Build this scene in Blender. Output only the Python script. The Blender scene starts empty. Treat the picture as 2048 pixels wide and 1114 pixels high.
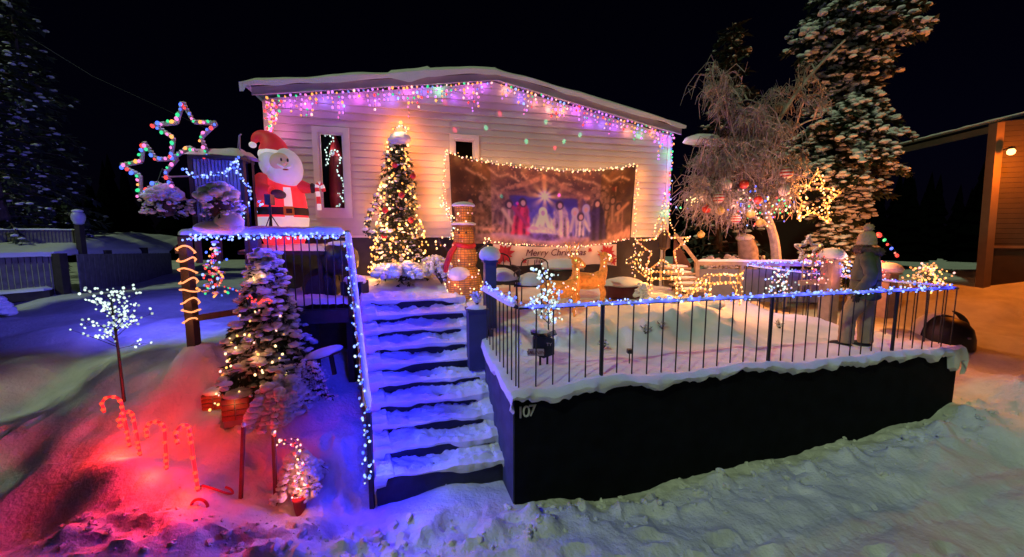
import bpy, bmesh, math, random
import numpy as np
from mathutils import Vector, Matrix
random.seed(7); np.random.seed(7)
SC = bpy.context.scene
COL = SC.collection
PI = math.pi
# ------------------------------------------------------------------ camera
F, CX, CY, HZ = 800.0, 1024.0, 557.0, 470.0          # focal length and horizon of the photo, in its pixels
CAM = Vector((0, 0, 2.9))
TH = math.atan((CY - HZ) / F)
cd = bpy.data.cameras.new('camera'); co = bpy.data.objects.new('camera', cd); COL.objects.link(co)
cd.sensor_width = 36.0; cd.lens = 36.0 * F / 2048.0; cd.clip_start = 0.05; cd.clip_end = 600
co.location = CAM; co.rotation_euler = (PI / 2 - TH, 0, 0); SC.camera = co
# ------------------------------------------------------------------ night sky
W = bpy.data.worlds.new('World'); SC.world = W; W.use_nodes = True
nt = W.node_tree; bg = nt.nodes['Background']
sky = nt.nodes.new('ShaderNodeTexSky'); sky.sky_type = 'NISHITA'; sky.sun_disc = False
SUN_DIR = Vector((0.50, 0.62, -0.80)).normalized()
sky.sun_elevation = math.asin(-SUN_DIR.z); sky.sun_rotation = math.atan2(-SUN_DIR.x, -SUN_DIR.y)
tint = nt.nodes.new('ShaderNodeMix'); tint.data_type = 'RGBA'; tint.blend_type = 'MULTIPLY'
tint.inputs[0].default_value = 1.0
tint.inputs[7].default_value = (0.42, 0.26, 1.0, 1)
nt.links.new(sky.outputs[0], tint.inputs[6]); nt.links.new(tint.outputs[2], bg.inputs[0])
bg.inputs[1].default_value = 0.0005
# the pale green street light that reaches the yard from over the road
sl = bpy.data.lights.new('street_light', 'SUN'); so = bpy.data.objects.new('street_light', sl); COL.objects.link(so)
sl.energy = 0.78; sl.color = (0.78, 1.0, 0.56); sl.angle = math.radians(1.5)
so.rotation_euler = SUN_DIR.to_track_quat('-Z', 'Y').to_euler()
VS = SC.view_settings; VS.view_transform = 'Standard'; VS.look = 'None'; VS.exposure = 0.0; VS.gamma = 1.0
SC.render.engine = 'CYCLES'
cy = SC.cycles; cy.use_denoising = True; cy.max_bounces = 4; cy.diffuse_bounces = 2; cy.glossy_bounces = 2
cy.transmission_bounces = 4; cy.transparent_max_bounces = 8; cy.sample_clamp_indirect = 2.0; cy.sample_clamp_direct = 0
cy.caustics_reflective = False; cy.caustics_refractive = False
try: cy.use_light_tree = True
except Exception: pass
# ------------------------------------------------------------------ surveying helpers
RX = Matrix.Rotation(PI / 2 - TH, 3, 'X')
def ray(px, py): return RX @ Vector(((px - CX) / F, -(py - CY) / F, -1.0))
def atY(px, py, Y):
    d = ray(px, py); return CAM + d * (Y / d.y)
def atZ(px, py, Z):
    d = ray(px, py); return CAM + d * ((Z - CAM.z) / d.z)
def V(x, y, z=0.0): return Vector((x, y, z))
U = Vector((0.968, 0.25, 0)).normalized(); N = Vector((U.y, -U.x, 0)); VB = -N    # along the house front, out of it, into it
HO = Vector((-4.46, 7.5, 0))
def HP(s, z, d=0.0): return HO + U * s + N * d + Vector((0, 0, z))
def onH(px, py, d=0.0):
    r = ray(px, py); t = (HO + N * d - CAM).dot(N) / r.dot(N); p = CAM + r * t
    return p
def sz(px, py, d=0.0):
    p = onH(px, py, d); return (p - HO).dot(U), p.z
# ------------------------------------------------------------------ noise
_R = np.random.RandomState(3).rand(256, 256)
def vnoise(x, y):
    x = np.asarray(x, float); y = np.asarray(y, float)
    xi = np.floor(x).astype(int); yi = np.floor(y).astype(int); fx = x - xi; fy = y - yi
    fx = fx * fx * (3 - 2 * fx); fy = fy * fy * (3 - 2 * fy)
    g = lambda a, b: _R[a & 255, b & 255]
    return (g(xi, yi) * (1 - fx) + g(xi + 1, yi) * fx) * (1 - fy) + (g(xi, yi + 1) * (1 - fx) + g(xi + 1, yi + 1) * fx) * fy
def fbm(x, y, o=4):
    s = 0; a = 0.5
    for k in range(o):
        s = s + a * (vnoise(x * 2 ** k + 17 * k, y * 2 ** k + 31 * k) - 0.5); a *= 0.5
    return s
# ------------------------------------------------------------------ materials
MATS = {}
def mat(name, col, rough=0.7, var=0.25, scale=6.0, bump=0.0, bscale=40.0, metal=0.0, emit=None, es=0.0, trans=0.0):
    if name in MATS: return MATS[name]
    m = bpy.data.materials.new(name); m.use_nodes = True; t = m.node_tree; b = t.nodes['Principled BSDF']
    b.inputs['Roughness'].default_value = rough; b.inputs['Metallic'].default_value = metal
    tc = t.nodes.new('ShaderNodeTexCoord')
    n = t.nodes.new('ShaderNodeTexNoise'); n.inputs['Scale'].default_value = scale; n.inputs['Detail'].default_value = 4
    t.links.new(tc.outputs['Object'], n.inputs['Vector'])
    r = t.nodes.new('ShaderNodeValToRGB')
    c = np.array(col[:3]); r.color_ramp.elements[0].color = (*(c * (1 - var)), 1); r.color_ramp.elements[1].color = (*np.minimum(c * (1 + var), 1), 1)
    r.color_ramp.elements[0].position = 0.3; r.color_ramp.elements[1].position = 0.7
    t.links.new(n.outputs['Fac'], r.inputs[0]); t.links.new(r.outputs[0], b.inputs['Base Color'])
    if bump:
        n2 = t.nodes.new('ShaderNodeTexNoise'); n2.inputs['Scale'].default_value = bscale; n2.inputs['Detail'].default_value = 5
        t.links.new(tc.outputs['Object'], n2.inputs['Vector'])
        bp = t.nodes.new('ShaderNodeBump'); bp.inputs['Strength'].default_value = bump; bp.inputs['Distance'].default_value = 0.02
        t.links.new(n2.outputs['Fac'], bp.inputs['Height']); t.links.new(bp.outputs[0], b.inputs['Normal'])
    if emit:
        b.inputs['Emission Color'].default_value = (*emit, 1); b.inputs['Emission Strength'].default_value = es
        t.links.new(r.outputs[0], b.inputs['Emission Color'])
    if trans: b.inputs['Transmission Weight'].default_value = trans
    MATS[name] = m; return m
def glow(name, col, s):
    if name in MATS: return MATS[name]
    m = bpy.data.materials.new(name); m.use_nodes = True; t = m.node_tree
    b = t.nodes['Principled BSDF']; b.inputs['Base Color'].default_value = (*[.02 + c * .22 for c in col], 1)
    b.inputs['Emission Color'].default_value = (*col, 1); b.inputs['Emission Strength'].default_value = s
    b.inputs['Roughness'].default_value = 0.3
    m.cycles.emission_sampling = 'NONE'; MATS[name] = m; return m
SNOW = mat('snow', (0.80, 0.81, 0.83), 0.65, 0.04, 3.0, 0.45, 45.0)
SNOWL = mat('snow_clump', (0.78, 0.79, 0.80), 0.7, 0.05, 5.0, 0.5, 60.0)
GROUND = mat('packed_snow', (0.70, 0.72, 0.72), 0.6, 0.16, 2.6, 1.0, 20.0)
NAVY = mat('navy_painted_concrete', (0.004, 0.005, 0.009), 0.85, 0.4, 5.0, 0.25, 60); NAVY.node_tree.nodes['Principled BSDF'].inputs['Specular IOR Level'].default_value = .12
RISER = mat('dark_stained_wood', (0.018, 0.018, 0.03), 0.6, 0.35, 9.0, 0.2, 50)
BLACKM = mat('black_metal', (0.012, 0.012, 0.014), 0.45, 0.2, 8.0)
DARKW = mat('dark_brown_wood', (0.035, 0.024, 0.018), 0.7, 0.35, 7.0, 0.3, 50)
SIDING = mat('white_siding_paint', (0.53, 0.515, 0.49), 0.6, 0.12, 1.1, 0.10, 70)
TRIM = mat('white_trim_paint', (0.66, 0.64, 0.62), 0.5, 0.05, 4.0)
FASC = mat('grey_fascia_paint', (0.36, 0.37, 0.38), 0.6, 0.10, 4.0)
FOUND = mat('foundation_paint', (0.03, 0.028, 0.035), 0.8, 0.25, 4.0, 0.2, 40)
BARK = mat('bark', (0.10, 0.07, 0.055), 0.9, 0.4, 12, 0.5, 40)
BIRCHB = mat('frosted_bark', (0.42, 0.36, 0.33), 0.9, 0.35, 9, 0.4, 40)
FROST = mat('frosted_twig', (0.30, 0.255, 0.24), 0.9, 0.25, 4)
NEEDLE = mat('spruce_needles', (0.030, 0.050, 0.026), 0.8, 0.45, 3.0)
NEEDLEB = mat('dark_needles', (0.022, 0.034, 0.026), 0.8, 0.4, 3.0)
CABLE = mat('dark_cable', (0.015, 0.02, 0.016), 0.6, 0.2, 8)
GREYW = mat('weathered_grey_wood', (0.30, 0.29, 0.29), 0.8, 0.2, 9, 0.25, 60)
TANW = mat('tan_lumber', (0.34, 0.25, 0.17), 0.75, 0.2, 8, 0.25, 60)
FENCEW = mat('weathered_fence_boards', (0.16, 0.14, 0.14), 0.85, 0.3, 6, 0.3, 50)
RED = mat('red_fabric', (0.55, 0.02, 0.025), 0.6, 0.15, 6)
GREYPANEL = mat('grey_board', (0.17, 0.16, 0.18), 0.7, 0.15, 5, 0.1, 40)
GLASS = mat('window_glass', (0.01, 0.01, 0.012), 0.05, 0.0, 1)
DARKROOM = mat('unlit_room', (0.008, 0.006, 0.007), 0.9, 0.2, 2)
G = {
 'warm':    glow('bulb_warm_white', (1.0, 0.66, 0.30), 2.6),
 'gold':    glow('bulb_golden', (1.0, 0.50, 0.12), 2.2),
 'amber':   glow('bulb_amber', (1.0, 0.36, 0.07), 1.8),
 'cool':    glow('bulb_cool_white', (0.72, 0.95, 0.84), 1.25),
 'ice':     glow('bulb_ice_blue', (0.26, 0.40, 1.0), 2.0),
 'blue':    glow('bulb_blue', (0.06, 0.14, 1.0), 2.2),
 'red':     glow('bulb_red', (1.0, 0.06, 0.05), 1.5),
 'green':   glow('bulb_green', (0.03, 0.85, 0.30), 1.1),
 'pink':    glow('bulb_pink', (1.0, 0.22, 0.60), 1.4),
 'violet':  glow('bulb_violet', (0.62, 0.20, 1.0), 1.8),
 'rose':    glow('bulb_rose_white', (1.0, 0.52, 0.46), 1.8),
 'orange':  glow('rope_light_orange', (1.0, 0.33, 0.12), 1.6),
 'warm_dim': glow('dim_warm_bulb', (1.0, 0.50, 0.18), .9), 'ice_dim': glow('dim_blue_bulb', (.22, .32, 1.0), .9), 'gold_dim': glow('dim_golden_bulb', (1.0, .40, .09), .8), 'rose_dim': glow('dim_rose_bulb', (1.0, .36, .30), .8), 'cool_dim': glow('dim_white_bulb', (.6, .8, .75), .7),
 'canered': glow('cane_bulb_red', (1.0, 0.075, 0.03), 1.5),
}
# ------------------------------------------------------------------ mesh builder
def _ico(k):
    bm = bmesh.new(); bmesh.ops.create_icosphere(bm, subdivisions=k, radius=1.0)
    bm.verts.index_update()
    v = np.array([x.co[:] for x in bm.verts]); f = [tuple(a.index for a in x.verts) for x in bm.faces]; bm.free(); return v, f
ICO = {0: _ico(1), 1: _ico(2), 2: _ico(3)}
class MB:
    def __init__(s): s.v = []; s.f = []; s.mi = []; s.m = 0
    def add(s, vs, fs):
        o = len(s.v); s.v.extend([tuple(p) for p in vs]); s.f.extend([tuple(o + i for i in f) for f in fs]); s.mi.extend([s.m] * len(fs)); return s
    def box(s, c, size, M=None):
        hx, hy, hz = size[0] / 2, size[1] / 2, size[2] / 2
        P = [Vector((x, y, z)) for z in (-hz, hz) for y in (-hy, hy) for x in (-hx, hx)]
        if M is not None: P = [M @ p for p in P]
        c = Vector(c); P = [p + c for p in P]
        return s.add(P, [(0, 2, 3, 1), (4, 5, 7, 6), (0, 1, 5, 4), (2, 6, 7, 3), (0, 4, 6, 2), (1, 3, 7, 5)])
    def beam(s, a, b, w, h, up=Vector((0, 0, 1))):
        a = Vector(a); b = Vector(b); d = (b - a); L = d.length
        if L < 1e-6: return s
        d.normalize(); x = d.cross(up)
        if x.length < 1e-4: x = d.cross(Vector((0, 1, 0)))
        x.normalize(); z = x.cross(d).normalized()
        M = Matrix((x, d, z)).transposed()
        return s.box((a + b) / 2, (w, L, h), M)
    def tube(s, pts, r, n=6, cap=True):
        pts = [Vector(p) for p in pts]; k = len(pts)
        if not hasattr(r, '__len__'): r = [r] * k
        vs = []; fs = []; prev = None
        for i in range(k):
            d = (pts[min(i + 1, k - 1)] - pts[max(i - 1, 0)])
            if d.length < 1e-9: d = Vector((0, 0, 1))
            d.normalize()
            if prev is None:
                x = d.orthogonal().normalized()
            else:
                x = prev - d * prev.dot(d)
                x = x.normalized() if x.length > 1e-6 else d.orthogonal().normalized()
            prev = x; y = d.cross(x)
            for j in range(n):
                a = 2 * PI * j / n; vs.append(pts[i] + (x * math.cos(a) + y * math.sin(a)) * r[i])
        for i in range(k - 1):
            for j in range(n):
                j2 = (j + 1) % n; fs.append((i * n + j, i * n + j2, (i + 1) * n + j2, (i + 1) * n + j))
        if cap and n > 2: fs.append(tuple(range(n - 1, -1, -1))); fs.append(tuple((k - 1) * n + j for j in range(n)))
        return s.add(vs, fs)
    def lathe(s, prof, n=20, c=(0, 0, 0), sx=1.0, sy=1.0):
        vs = []; fs = []; c = Vector(c)
        for (r, z) in prof:
            for j in range(n):
                a = 2 * PI * j / n; vs.append(c + Vector((r * sx * math.cos(a), r * sy * math.sin(a), z)))
        for i in range(len(prof) - 1):
            for j in range(n):
                j2 = (j + 1) % n; fs.append((i * n + j, i * n + j2, (i + 1) * n + j2, (i + 1) * n + j))
        fs.append(tuple(range(n - 1, -1, -1))); fs.append(tuple((len(prof) - 1) * n + j for j in range(n)))
        return s.add(vs, fs)
    def lump(s, c, r, M=None, k=1, jit=0.12, flat=0.0):
        v, f = ICO[k]
        if not hasattr(r, '__len__'): r = (r, r, r)
        o = np.random.rand(len(v), 1) * 2 * jit - jit + 1.0
        w = v * o * np.array(r)
        if flat: w[:, 2] = np.where(w[:, 2] < 0, w[:, 2] * (1 - flat), w[:, 2])
        if M is not None: w = w @ np.array(M.to_3x3()).T
        return s.add(w + np.array(c), f)
    def prism(s, poly, O, X, Y, t0, t1):
        O = Vector(O); X = Vector(X); Y = Vector(Y); Z = X.cross(Y).normalized(); n = len(poly)
        vs = [O + X * a + Y * b + Z * t0 for a, b in poly] + [O + X * a + Y * b + Z * t1 for a, b in poly]
        fs = [tuple(range(n - 1, -1, -1)), tuple(range(n, 2 * n))] + [(i, (i + 1) % n, n + (i + 1) % n, n + i) for i in range(n)]
        return s.add(vs, fs)
    def grid(s, P):
        P = np.asarray(P); a, b = P.shape[:2]
        fs = [(i * b + j, i * b + j + 1, (i + 1) * b + j + 1, (i + 1) * b + j) for i in range(a - 1) for j in range(b - 1)]
        return s.add(P.reshape(-1, 3), fs)
    def build(s, name, m, parent=None, smooth=True, local=False, kind=None, label=None):
        me = bpy.data.meshes.new(name)
        v = np.array(s.v, float).reshape(-1, 3)
        if parent is not None and not local: v = v - np.array(wloc(parent))
        me.from_pydata(v.tolist(), [], s.f)
        for q in (m if isinstance(m, (list, tuple)) else [m]): me.materials.append(q)
        if any(s.mi): me.polygons.foreach_set('material_index', s.mi)
        if smooth:
            me.polygons.foreach_set('use_smooth', [True] * len(s.f))
            try: me.set_sharp_from_angle(angle=math.radians(42))
            except Exception: pass
        me.update()
        return link(name, me, parent, kind=kind, label=label)
def link(name, me, parent=None, loc=(0, 0, 0), kind=None, label=None):
    o = bpy.data.objects.new(name, me); COL.objects.link(o); o.location = loc
    if parent is not None: o.parent = parent
    if kind: o['kind'] = kind
    if label: o['label'] = label
    return o
def wloc(o):
    p = Vector(o.location)
    while o.parent is not None: o = o.parent; p += Vector(o.location)
    return p
def thing(name, label, cat, loc=(0, 0, 0), rotz=0.0, group=None):
    o = bpy.data.objects.new(name, None); COL.objects.link(o); o.location = loc; o.rotation_euler = (0, 0, rotz); o.empty_display_size = 0.1
    return tag(o, label, cat, group)
def tag(o, label, cat, group=None):
    o['label'] = label; o['category'] = cat
    if group: o['group'] = group
    return o
def struct(name, mb, m, smooth=True):
    return mb.build(name, m, None, smooth, kind='structure')
# ------------------------------------------------------------------ light strings
BM = {}
def bulb_mesh(c, r, k=1):
    key = (c, round(r, 4), k)
    if key not in BM:
        v, f = ICO[k]; me = bpy.data.meshes.new('bulb'); me.from_pydata((v * r * np.array((0.9, 0.9, 1.15))).tolist(), [], f); me.materials.append(G[c])
        me.polygons.foreach_set('use_smooth', [True] * len(f)); BM[key] = me
    return BM[key]
def bulbs(parent, pts, cols, r=0.014, local=False, name='bulb'):
    base = Vector((0, 0, 0)) if local else wloc(parent)
    for i, p in enumerate(pts):
        c = cols if isinstance(cols, str) else (cols[i % len(cols)] if isinstance(cols, list) else random.choice(cols))
        if random.random() < .22 and c + '_dim' in G: c = c + '_dim'
        o = link(name, bulb_mesh(c, r * random.choice((0.75, 0.9, 1.05, 1.2))), parent, Vector(p) - base)
        o.rotation_euler = (random.uniform(-.6, .6), random.uniform(-.6, .6), 0)
def lamp(parent, p, col, power, rad=0.04, local=False):
    l = bpy.data.lights.new('bulb_light', 'POINT'); l.energy = power; l.color = col; l.shadow_soft_size = rad
    o = bpy.data.objects.new('bulb_light', l); COL.objects.link(o); o.parent = parent
    o.location = Vector(p) if local else Vector(p) - wloc(parent); return o
def along(path, n, jit=0.0):
    path = [Vector(p) for p in path]; L = [0.0]
    for a, b in zip(path, path[1:]): L.append(L[-1] + (b - a).length)
    out = []
    for i in range(n):
        t = L[-1] * (i + 0.5) / n
        k = max(j for j in range(len(L)) if L[j] <= t); k = min(k, len(path) - 2)
        q = path[k].lerp(path[k + 1], (t - L[k]) / max(1e-9, L[k + 1] - L[k]))
        out.append(q + Vector((random.uniform(-1, 1), random.uniform(-1, 1), random.uniform(-1, 1))) * jit)
    return out
def string_lights(label, path, n, cols, r=0.012, jit=0.02, lamps=0, lcol=(1, 1, 1), lpow=1.0, loff=(0, 0, 0), group=None, name='string_lights', wire=0.004, cat='string lights'):
    t = thing(name, label, cat, path[0], group=group)
    pts = along(path, n, jit)
    MB().tube([p + Vector((0, 0, 0.008)) for p in pts], wire, 3).build('cable', CABLE, t)
    bulbs(t, pts, cols, r)
    if lamps:
        for i, p in enumerate(along(path, lamps)):
            c = lcol[i % len(lcol)] if isinstance(lcol, list) else lcol
            lamp(t, p + Vector(loff), c, lpow)
    return t
def smooth_path(P, k=6):
    P = [Vector(p) for p in P]; out = []
    for i in range(len(P) - 1):
        a, b, c, d = P[max(i - 1, 0)], P[i], P[i + 1], P[min(i + 2, len(P) - 1)]
        for j in range(k):
            t = j / k
            out.append(0.5 * ((2 * b) + (c - a) * t + (2 * a - 5 * b + 4 * c - d) * t * t + (3 * b - a - 3 * c + d) * t ** 3))
    return out + [P[-1]]
def snow_strip(mb, path, w, h, seed=0.0, n=7, droop=0.0):
    """A ridge of settled snow lying along a path."""
    path = [Vector(p) for p in path]; rows = []
    for i, p in enumerate(path):
        d = path[min(i + 1, len(path) - 1)] - path[max(i - 1, 0)]; d.z = 0
        x = Vector((d.y, -d.x, 0)).normalized()
        s = sum((path[k + 1] - path[k]).length for k in range(i))
        ww = w * (1 + 0.5 * float(fbm(s * 5 + seed, seed))); hh = h * (1 + 1.1 * float(fbm(s * 3.5 + seed, 5 + seed)))
        e = 0.35 if i in (0, len(path) - 1) else 1.0
        rows.append([p + x * (-ww * math.cos(PI * j / (n - 1))) * e + Vector((0, 0, hh * e * math.sin(PI * j / (n - 1)) ** 0.7 - droop * abs(math.cos(PI * j / (n - 1))) ** 3)) for j in range(n)])
    mb.grid([[tuple(q) for q in r] for r in rows]); return mb
def line_pts(a, b, n): return [Vector(a).lerp(Vector(b), i / n) for i in range(n + 1)]
def text_part(body, size, m, parent, M, ext=0.004, shear=0.0, name='lettering', align='CENTER'):
    cu = bpy.data.curves.new(name, 'FONT'); cu.body = body; cu.size = size; cu.extrude = ext; cu.shear = shear; cu.align_x = align; cu.resolution_u = 3
    o = bpy.data.objects.new('tmp', cu); COL.objects.link(o)
    dg = bpy.context.evaluated_depsgraph_get(); dg.update()
    me = bpy.data.meshes.new_from_object(o.evaluated_get(dg)); bpy.data.objects.remove(o)
    me.name = name; me.materials.clear(); me.materials.append(m); me.transform(M)
    return link(name, me, parent)
def vpart(parent, X, Y, O):
    """Matrix that lays flat lettering on a wall: X along it, Y up it."""
    X = Vector(X).normalized(); Y = Vector(Y).normalized(); Z = X.cross(Y)
    M = Matrix((X, Y, Z)).transposed().to_4x4(); M.translation = Vector(O) - wloc(parent); return M
# ================================================================== GROUND
T0 = V(0.03, 4.2); TU = V(0.97, 0.242).normalized(); TV = V(-TU.y, TU.x); TL = 6.9
T1 = T0 + TU * TL
CP = [(740,1015,4.25),(1035,1012,4.2),(1240,990,4.55),(1400,950,4.8),(1560,925,5.0),(1700,892,5.25),(1850,850,5.6),(1935,805,5.85),
 (1024,1114,3.45),(1300,1114,3.45),(1600,1114,3.5),(2048,1114,3.6),(1700,1010,4.2),(2048,960,4.5),(2048,1200,3.0),(400,1180,3.1),
 (2060,768,5.8),(1980,812,5.7),(1990,742,7.0),(2048,715,7.6),(1950,700,7.6),(2000,668,8.6),(2100,660,8.8),(2000,600,10),(2060,552,11),(1945,595,10.5),(2120,545,12),(1985,572,11),
 (1880,676,8.0),(1800,655,8.3),(2200,640,9),(2400,700,7.6),(2400,900,5),
 (395,985,4.0),(335,958,4.3),(282,930,4.6),(255,885,4.75),(248,800,5.3),(140,930,4.45),(190,870,4.8),(100,1000,4.2),(60,1080,3.9),(250,1020,3.85),
 (440,822,5.3),(540,770,5.8),(600,1005,4.2),(485,1000,4.15),(660,870,4.9),(690,770,6.3),(640,700,6.6),(600,700,7.2),(395,678,5.82),(450,690,6.2),(330,700,6.3),(300,735,5.8),
 (200,650,7.6),(0,720,6.1),(0,850,4.9),(-60,1010,4.2),(60,625,9.2),(130,588,11.1),(330,548,18),(250,590,10.5),(-100,640,9.4),(-300,700,8),(-300,950,5)]
cpx = np.array([atY(*c)[:] for c in CP])
extra = np.array([(-9, 30, 1.2), (0, 30, 1.3), (9, 30, 1.4), (0, 16, 1.3), (5, 16, 1.4), (14, 20, 1.5), (-20, 20, 1.3), (-20, 6, 1.0), (20, 6, 0.5), (20, 12, 1.6),
  (0, 60, 1.5), (30, 60, 1.5), (-30, 60, 1.5), (-.8, 5.5, .15), (1.5, 5.6, .15), (3, 6.2, .2), (5, 6.8, .3), (-1.6, 6.2, .35), (0, 1, -.05), (4, 1, 0), (-4, 1, 0), (3, 9, .8), (-2, 8.5, 1.2), (-4, 8.5, 1.4), (7, 8, .7)])
cpx = np.vstack([cpx, extra])
def Gz(x, y):
    x = np.asarray(x, float); y = np.asarray(y, float); sc = 0.02 + 0.006 * y
    num = 0; den = 0
    for a, b, c in cpx:
        w = 1.0 / ((x - a) ** 2 + (y - b) ** 2 + 0.06 + sc) ** 2.2; num = num + w * c; den = den + w
    return num / den
def ground_z(x, y, detail=True):
    z = Gz(x, y)
    if not detail: return z
    x = np.asarray(x, float); y = np.asarray(y, float)
    road = 1 / (1 + np.exp(-(3.95 + 0.25 * x - y) * 6)) * (x > -1.2)          # trodden street in front of the wall
    z = z + fbm(x * 1.1, y * 1.1, 3) * 0.10 - .05 * np.maximum(vnoise(x * 3.3 + 50, y * 3.3) - .62, 0) * (x < .3) * (y < 6) + fbm(x * 5, y * 5, 3) * (0.045 + 0.03 * road) + fbm(x * 14, y * 14 + 3, 2) * .030 * road
    # the ploughed ridge and its clods between street and wall
    dw = (y - T0.y) * TU.x - (x - T0.x) * TU.y                                  # distance in front (-) of the wall plane
    ridge = np.exp(-((dw + 0.32) / 0.30) ** 2) * (x > -3.2)
    cl = np.maximum(vnoise(x * 5.0 + 3, y * 5.0) - 0.55, 0) * 0.5 + np.maximum(vnoise(x * 11, y * 11 + 9) - 0.6, 0) * 0.22
    z = z + ridge * (cl * .62 + fbm(x * 9, y * 9 + 2, 3) * .12 + 0.03)
    lb = np.exp(-((y - 3.75 - 0.05 * x) / 0.35) ** 2) * (x < -0.3) * (x > -5)
    z = z + lb * (fbm(x * 2.2 + 4, y * 6, 4) * 0.30 + cl * .28)
    z = z + .20 * np.exp(-(((x + 4.45) / .62) ** 2 + ((y - 4.28) / .26) ** 2)) + .07 * np.exp(-(((x + 3.7) / .5) ** 2 + ((y - 4.0) / .22) ** 2))
    # tyre tracks along the street and out to the right
    tr = x * TU.x + y * TU.y
    for off, wd in ((-1.0, .10), (-1.28, .09), (-1.75, .10)):
        m = np.exp(-((dw - off + 0.05 * np.sin(tr * .8)) / wd) ** 2)
        z = z - m * 0.035 + m * 0.014 * np.sin(tr * 62)
    for k in range(3):
        q = (x - 3.1 - .12 * k) * 0.80 - (y - 3.2) * 0.6; z = z - np.exp(-(q / .045) ** 2) * 0.022 * (x > 1.5) * (y < 4.2)
    z = z + fbm(x * 12, y * 12 + 7, 3) * .016 * (1 - road)
    for fx, fy, fa in FEET:
        cx_, cy_ = x - fx, y - fy; ca, sa = math.cos(fa), math.sin(fa); lx = cx_ * ca + cy_ * sa; ly = -cx_ * sa + cy_ * ca; e = (lx / .15) ** 2 + (ly / .062) ** 2; z = z - .055 * np.exp(-e ** 2) + .016 * np.exp(-((np.sqrt(e) - 1.45) / .35) ** 2)
    # drive up the left: shallow wheel ruts
    for off in (-5.9, -7.3):
        q = x - off + 0.22 * (y - 7) ; z = z - np.exp(-(q / .22) ** 2) * .05 * (y > 4.5)
    return z
FEET = []; rf = random.Random(8)
for (ax, ay, bx, by, n) in ((-1.2, 3.5, -2.9, 4.6, 8), (-2.9, 4.6, -5.6, 6.6, 10), (-.4, 3.3, 2.8, 3.75, 9), (1.0, 2.9, 4.6, 3.6, 10), (-6.2, 3.6, -6.6, 7.4, 10), (-2.2, 4.9, -1.8, 4.0, 4)):
    a_ = math.atan2(by - ay, bx - ax)
    for k in range(n):
        sd = .11 if k % 2 else -.11; FEET.append((ax + (bx - ax) * k / n - math.sin(a_) * sd + rf.uniform(-.05, .05), ay + (by - ay) * k / n + math.cos(a_) * sd + rf.uniform(-.05, .05), a_ + rf.uniform(-.25, .25)))
def axis(lo, hi, st, far, gr=1.18):
    a = list(np.arange(lo, hi, st)); s = st; p = hi
    while p < far[1]: a.append(p); s *= gr; p += s
    s = st; p = lo
    while p > far[0]: s *= gr; p -= s; a.insert(0, p)
    return np.array(a)
gx = axis(-7.0, 8.0, 0.042, (-160, 160)); gy = axis(2.0, 6.6, 0.040, (-25, 260), 1.07)
XX, YY = np.meshgrid(gx, gy, indexing='ij')
ZZ = ground_z(XX, YY)
mbg = MB().grid(np.stack([XX, YY, ZZ], -1)); mbg.f = [f[::-1] for f in mbg.f]
struct('snowy_ground', mbg, GROUND)
def gpt(px, py, Y):
    p = atY(px, py, Y); p.z = float(ground_z(p.x, p.y)); return p

# ================================================================== TERRACE
LB = [V(0.03, 4.2), V(-0.20, 5.0), V(-0.45, 5.75), V(-0.72, 6.62), V(-0.95, 7.5), V(-1.2, 8.33)]
tzp = np.array([(0.05,4.25,1.22),(2,4.7,1.22),(4,5.2,1.22),(6.7,5.9,1.24),(0,5.2,1.28),(1.3,5.3,1.27),(2.6,5.6,1.28),(4.2,5.6,1.24),(5.2,6.1,1.26),(6.4,6.6,1.2),
 (1.0,6.1,1.55),(2.1,6.3,1.58),(3.1,6.5,1.56),(0.2,6.3,1.56),(.5,7.1,1.69),(1.5,7.2,1.70),(2.5,7.3,1.70),(3.4,7.6,1.66),(4.6,7.1,1.40),(5.4,7.3,1.38),(6.1,7.6,1.15),(4.4,8.3,1.55),(3,9,1.72),(1.2,8.6,1.76),(0,8.3,1.82),(-.6,6.6,1.8),(-.7,7.4,1.88),(-1,8.2,1.95),(-.3,5.7,1.45),(6.0,8.6,1.2),(5,9.6,1.5)])
def Tz(x, y, detail=True):
    x = np.asarray(x, float); y = np.asarray(y, float); num = 0; den = 0
    for a, b, c in tzp:
        w = 1 / ((x - a) ** 2 + (y - b) ** 2 + .03) ** 2; num = num + w * c; den = den + w
    z = num / den
    if detail:
        z = z + fbm(x * 2.3 + 9, y * 2.3, 3) * .07 + fbm(x * 7, y * 7 + 5, 3) * .055
        bump = np.exp(-((y - 5.55 - .24 * x) / .35) ** 2) * (x > .1) * (x < 3.6)
        z = z + bump * (np.maximum(vnoise(x * 3.1, y * 3.1 + 4) - .4, 0) * .42 + np.maximum(vnoise(x * 8, y * 8) - .5, 0) * .24)
        path = np.exp(-((y - 4.85 - .25 * x) / .28) ** 2) * (x > .6)
        z = z + path * (fbm(x * 3, y * 14, 3) * .07 - .05 * np.maximum(vnoise(x * 4.5, y * 7) - .55, 0))
    return z
def tpt(px, py, Y, dz=0.0):
    p = atY(px, py, Y); p.z = float(Tz(p.x, p.y)) + dz; return p
na, nb = 190, 110
RB = [T1, T1 + TV * 1.2, T1 + TV * 2.4, T1 + TV * 3.2, T1 + TV * 3.9, T1 + TV * 4.6]
def poly_at(P, t):
    t = t * (len(P) - 1); i = min(int(t), len(P) - 2); return P[i].lerp(P[i + 1], t - i)
TP = np.zeros((na, nb, 3))
for j in range(nb):
    a = poly_at(LB, j / (nb - 1)); b = poly_at(RB, j / (nb - 1))
    for i in range(na):
        q = a.lerp(b, i / (na - 1)); TP[i, j] = (q.x, q.y, 0)
TP[:, :, 2] = Tz(TP[:, :, 0], TP[:, :, 1])
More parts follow.
